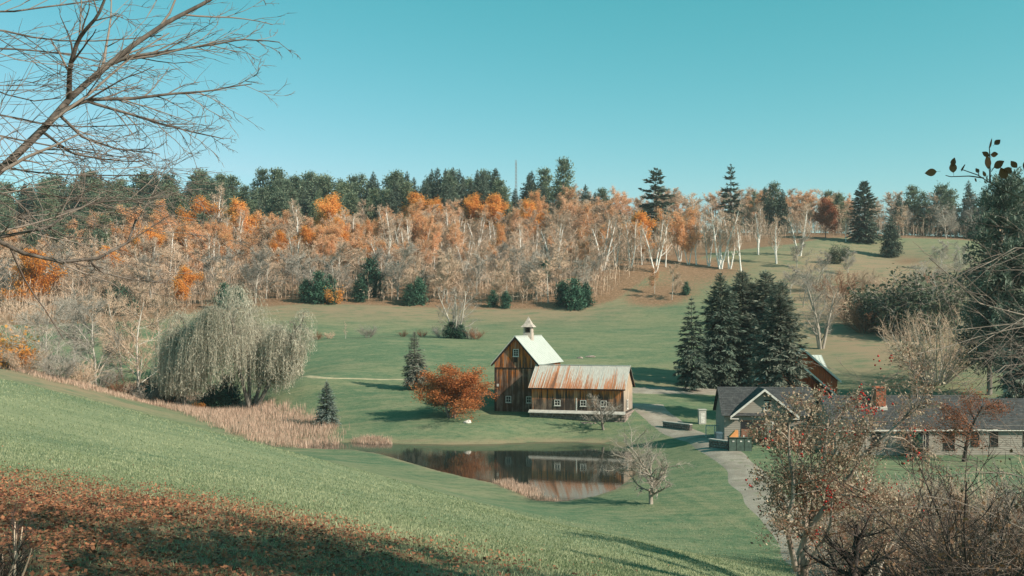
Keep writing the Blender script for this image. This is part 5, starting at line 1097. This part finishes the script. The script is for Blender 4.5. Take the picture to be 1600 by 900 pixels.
# ---- twig with withered leaves, and the pale branches below it
def leaf_obj(mb_mesh, p, parent, s, rot):
    o = obj('leaf', mb_mesh, parent, tuple(p)); o.rotation_euler = rot; o.scale = (s, s, s); return o
def leafmesh():
    v, f = [], []; n = 7
    for k in range(n):
        t = k/(n-1); w = .36*math.sin(math.pi*min(1, t*1.02))**.8*(1.1-.35*t); z = .16*t*t
        v += [(t, -w, z+.14*w), (t, 0, z-.05), (t, w, z+.2*w)]
    for k in range(n-1):
        for j in range(2): f.append((k*3+j, k*3+j+1, k*3+j+4, k*3+j+3))
    mb = MB(); mb.add(v, f, 0, .4, True); mb.add([(-.3,-.012,.02),(-.3,.012,.02),(0,.012,-.05),(0,-.012,-.05)], [(0,1,2,3)]); return mb.mesh('leaf', [M['brown_leaf']])
LEAF = leafmesh()
tx, ty = 7.2, 8.6; tz = gz(tx, ty); org = np.array((tx, ty, tz)); T, C = MB(), MB()
tw = thing('young_tree', 'young tree holding a few withered brown leaves on its topmost twigs', 'tree', (tx, ty, tz))
T.tubes(resample(np.array([(0,0,-.3),(-.05,0,1.2),(-.1,-.1,2.4),(-.3,-.3,3.6),(-.4,-.4,5.)]), 10)[0][None], np.linspace(.06, .02, 10)[None], 8, 0, [.3])
def tl_(px, D0, D1, r0, r1, start=None):
    p = poly3(px, D0, D1) - org
    if start is not None: p = np.r_[[start], p]
    P, L = resample(p, 22); T.tubes(P[None], np.linspace(r0, r1, 22)[None], 6, 0, [.4])
tl_([(1640,322),(1600,309),(1568,300),(1547,285),(1536,277),(1527,273),(1504,272),(1504,265)], 7., 6.6, .011, .003, (-.3,-.3,3.6))
tl_([(1537,278),(1515,275),(1485,276),(1478,274)], 6.7, 6.6, .005, .0025); tl_([(1547,285),(1547,267),(1547,247),(1546,230)], 6.75, 6.7, .006, .003)
tl_([(1568,301),(1585,292),(1600,284),(1612,268)], 6.9, 7., .004, .002); tl_([(1549,268),(1553,262),(1556,258)], 6.72, 6.7, .003, .002); tl_([(1530,274),(1528,268),(1530,264)], 6.66, 6.66, .003, .002); tl_([(1600,284),(1585,273),(1572,265)], 6.95, 6.9, .003, .002)
T.build('trunk', M['bark_limb'], tw)
for k, (a, b_, s, ang) in enumerate(((1464,268,18,185),(1490,270,17,95),(1488,260,14,70),(1502,266,17,40),(1530,270,9,120),(1545,264,22,105),(1553,262,19,25),(1546,244,13,150),(1548,242,13,10),(1546,232,16,80),(1554,226,13,35),(1523,279,8,-30),(1582,269,16,160),(1589,262,14,125),(1600,264,15,80),(1572,280,20,110),(1540,276,10,120))):
    p = np.array(at_px(a, b_, 6.7)) - org; leaf_obj(LEAF, p, tw, s/F*6.7*1.0, (R(90)+rf.uniform(-.5,.5), -R(ang), rf.uniform(-.9,.9)))
# pale bare branches from a tree standing out of view
tx, ty = 12.5, 15.; tz = gz(tx, ty); org = np.array((tx, ty, tz)); T, C = MB(), MB()
tr = thing('bare_tree', 'bare tree stretching pale crooked branches in front of the huge pine', 'tree', (tx, ty, tz))
T.tubes(resample(np.array([(0,0,-.4),(-.1,0,1.5),(-.1,.1,3.),(.1,.1,5.),(.2,.2,7.),(.1,.3,9.)]), 12)[0][None], np.linspace(.16, .05, 12)[None], 9, 0, [.5])
def rl(px, D0, D1, r0, r1, hz, **kw):
    p = np.r_[[(-.1,.1,hz)], poly3(px, D0, D1) - org]; return limb(T, C, rf, p, r0, r1, **kw)
rl([(1640,505),(1600,497),(1567,491),(1535,485),(1513,463),(1487,439),(1455,412)], 13.4, 12.6, .02, .005, 5., n1=9, lr=.3, rm=.0035)
rl([(1640,480),(1597,508),(1561,529),(1529,553)], 13.2, 12.6, .016, .005, 5.2, n1=9, lr=.35, rm=.0035)
rl([(1640,500),(1590,500),(1537,505),(1487,511),(1439,500)], 13., 12.4, .013, .004, 4.9, n1=14, lr=.35, rm=.0035)
rl([(1640,505),(1567,521),(1487,548),(1439,559)], 13.2, 12.4, .015, .004, 4.6, n1=14, lr=.35, rm=.0035)
rl([(1640,600),(1590,560),(1540,610),(1500,640)], 13.2, 12.4, .018, .004, 4.2, n1=12, lr=.4, rm=.0035)
rl([(1640,400),(1600,370),(1560,395),(1510,420)], 13.4, 12.6, .016, .004, 5.8, n1=10, lr=.4, rm=.0035)
rl([(1640,760),(1590,740),(1530,735),(1470,745)], 12.8, 12., .02, .004, 3.0, n1=12, lr=.45, rm=.0035)
rl([(1640,850),(1580,830),(1510,800),(1450,790)], 12.6, 11.8, .02, .004, 2.6, n1=14, lr=.5, rm=.0035)
rl([(1640,880),(1590,790),(1560,720),(1500,680)], 12.6, 12, .018, .004, 3.0, n1=14, lr=.5, rm=.0035)
T.build('trunk', M['bark_grey'], tr); C.build('crown', M['twig_limb'], tr)
# ---- apple tree with pale leaves and red fruit on the drop below the viewpoint
AP = apple(300, 7.2, 16000, 420, sp=1.0, tw='twig_rust', bk='bark_apple'); x = (1248-CX)/F*27; o = place(AP, 'apple_tree', 'crab apple tree full of pale leaves and red fruit below the lawn', 'tree', x, 27., .95, R(60))
for ch in o.children:
    if ch.name.startswith('fruit'): tag(ch, 'clusters of small red crab apples', kind='stuff')
AP2 = apple(301, 5., 7000, 120, 'apple_leaf', 1.1, tw='twig_rust'); o = place(AP2, 'apple_tree', 'second pale barked crab apple with thinner leaves beside the fruiting one', 'tree', (1362-CX)/F*31, 31., .85, R(200))
for ch in o.children:
    if ch.name.startswith('fruit'): tag(ch, 'a few small red crab apples', kind='stuff')
TH = [shrub(310+k, 5., 5.4, ['twig_tan','twig_grey','twig_rust'][k], ['apple_leaf','brown_leaf','brown_leaf'][k], [4200,3000,3600][k], .09, 34, 'bark_grey', 7, .008) for k in range(3)]
n = 0
for px, D, h, k in ((1330,44,4.4,2),(1385,42,4.6,1),(1440,46,5.,0),(1490,44,4.8,2),(1545,48,5.2,1),(1600,46,5.2,0),(1360,52,5.,0),(1420,54,5.,1),(1480,56,5.,0),(1560,38,4.2,2),(1460,36,3.8,1),(1390,34,3.4,2),(1520,32,3.4,0),(1650,40,5,1),(1330,34,3.0,1)):
    place(TH[k], 'thicket_shrub', ['tall tangled shrub with pale leaves in the thicket below the house lawn','tangled grey shrub with brown leaves in the thicket below the house lawn','reddish tangled shrub in the thicket below the house lawn'][k], 'shrub', (px-CX)/F*D, D, h/5, None, ['pale thicket shrubs','grey thicket shrubs','reddish thicket shrubs'][k], None, 1.15)
DK = [shrub(320+k, 3.6, 4.2, 'twig_dark', 'brown_leaf', 700, .06, 22, 'bark_dark', 7, .006) for k in range(2)]
for px, D, h, k in ((1560,15,3.0,0),(1500,17,2.4,1),(1620,13,3.4,1),(1440,19,2.0,0),(1590,20,3.2,0)):
    place(DK[k], 'dark_shrub', {1560:'dark leafless shrub beneath the crooked pale branches',1500:'low dark shrub at the edge of the reddish thicket',1620:'tallest dark shrub under the young tree with withered leaves',1440:'smallest dark shrub below the crab apples',1590:'dark shrub behind the tallest dark one'}[px], 'shrub', (px-CX)/F*D, D, h/3.6, None, 'dark shaded shrubs', None, 1.2)
ap = bare(330, 3.0, 1.5, 'bark_dark', 'twig_dark', 5, .005, .35, stems=1, up=.1, ang=60, base_r=.17)
place(ap, 'apple_tree', 'dark trunked leaning tree in shade beneath the crab apples', 'tree', (1325-CX)/F*21, 21., 1.0)
# ---- trees standing behind the viewer on the sunny side: they cast the dappled shade on the slope
SH = bare(340, 13, 1.3, 'bark_grey', 'twig_grey', 4, .010, .35, leaf='brown_leaf', nleaf=2500, lsize=.26, lspread=.3, tl=.4)
for x, y, s in ((10.,3.2,.95),(12.3,.4,1.0)): place(SH, 'bare_tree', 'tall thin leaved tree behind the viewpoint shading the leaf strewn slope', 'tree', x, y, s, None, 'trees shading the slope')
place(conifer(341, 16, 3.4, .2, 160, 'spruce', .8, .6, 8, .8, .2, .3, 9.), 'spruce_tree', 'slim spruce on the sunny side of the slope casting a long shadow', 'tree', 20.5, 16., .9)
place(conifer(342, 18, 4.6, .08, 200, 'spruce', .9, .6, 8, .7, .2, .3, 10.), 'spruce_tree', 'broad spruce shading the dark shrubs beyond the crooked branched tree', 'tree', 25., 8., 1.0)

place(conifer(343, 15, 4.2, .08, 190, 'spruce', .9, .6, 8, .7, .2, .3, 10.), 'spruce_tree', 'added unseen bushy spruce darkening the corner of dark shrubs', 'tree', 19.5, 11., 1.0)  # added out of view to darken the near right corner
# ------------------------------------------------------------------ grass and fallen leaves on the near slope
rg = np.random.default_rng(31)
def scatter(n, y0, y1, pw, xw=.62):
    u = rg.random(n); y = (y0**(1-pw) + u*(y1**(1-pw)-y0**(1-pw)))**(1/(1-pw)); x = rg.uniform(-1, 1, n)*y*xw; return x, y
n = 520000; x, y = scatter(n, 5.2, 70, 1.5); z = ground(x, y); px = CX + F*x/y; py = HY - F*(z-ZC)/y
lit_d = 1-sstep(np.hypot((x+5.5)/7.0, (y-6)/12.0), .55, 1.25)
ok = (py < 960) & (px > -80) & (px < 1500) & (rg.random(n) > lit_d*.82); x, y, z, py, px = x[ok], y[ok], z[ok], py[ok], px[ok]; n = len(x)
h = rg.uniform(.025, .065, n)*(1+y/60); d = unit(rg.normal(0, .5, (n, 3)) + (0, 0, 1))
pat = .5 + .22*np.sin(x*.55+1.3*np.sin(y*.21))*np.sin(y*.33+x*.2) + .2*np.sin(x*2.1+1.7*np.sin(y*.9))*np.sin(y*1.4-x*.8) + .16*np.sin(x*6.3+2*np.sin(y*2.7))*np.sin(y*4.1+x*1.9); h = h*(.55+.9*pat)
mb = MB(); mb.leaves(np.stack([x, y, z-.01], 1), d, unit(rg.normal(0, 1, (n, 3))), h, .004*(1+y/8), 0, np.clip(rg.normal(.42, .22, n) + .75*(pat-.5), 0, 1))
tag(mb.build('grass', M['blade']), 'short pale green grass on the near slope', 'grass', kind='stuff')
n = 150000; x = rg.normal(-6.5, 4.6, n*2); y = np.abs(rg.normal(5, 7.5, n*2)) + 4.6; cl_ = .5 + .5*np.sin(x*1.9+2*np.sin(y*.8))*np.sin(y*1.3+x*.7); keep = (rg.random(n*2) < (1.1-np.hypot((x+7)/7.8, (y-6)/13.))*(.35+.9*cl_)) | (rg.random(n*2) < .012)
x, y = x[keep][:n], y[keep][:n]; n = len(x); z = ground(x, y) + rg.uniform(.005, .05, n)
d = unit(rg.normal(0, 1, (n, 3))*(1,1,.3)); s = rg.uniform(.018, .058, n)
mb = MB(); mb.leaves(np.stack([x, y, z], 1), d, unit(rg.normal(0, .4, (n, 3)) + (0, 0, 1)), s, s*.75, 0, np.clip(rg.normal(.45, .3, n), 0, 1))
tag(mb.build('fallen_leaves', M['litter']), 'orange brown fallen leaves strewn over the near slope', 'leaves', kind='stuff')
place(shrub(350, .8, .7, 'twig_dark', None, 0, .1, 14, 'twig_tan', 5, .003), 'dead_weed', 'dry twiggy weed at the edge of the leaf strewn slope', 'weed', (2-CX)/F*6.9, 6.9, .8)

# ------------------------------------------------------------------ thin autumn haze over the whole valley
m = bpy.data.materials.new('haze_air'); m.use_nodes = True; t = m.node_tree; t.nodes.remove(t.nodes['Principled BSDF'])
v = N(t, 'VolumePrincipled'); v.inputs['Color'].default_value = (.86,.93,.95,1); v.inputs['Density'].default_value = .00014; v.inputs['Anisotropy'].default_value = .2
t.links.new(v.outputs[0], t.nodes['Material Output'].inputs['Volume'])
tag(MB().box((-1300,-260,float(GZ.min())-1), (1300,1700,max(110., float(GZ.max())+2))).build('haze', m), 'thin pale haze filling the valley air', 'haze', kind='stuff')
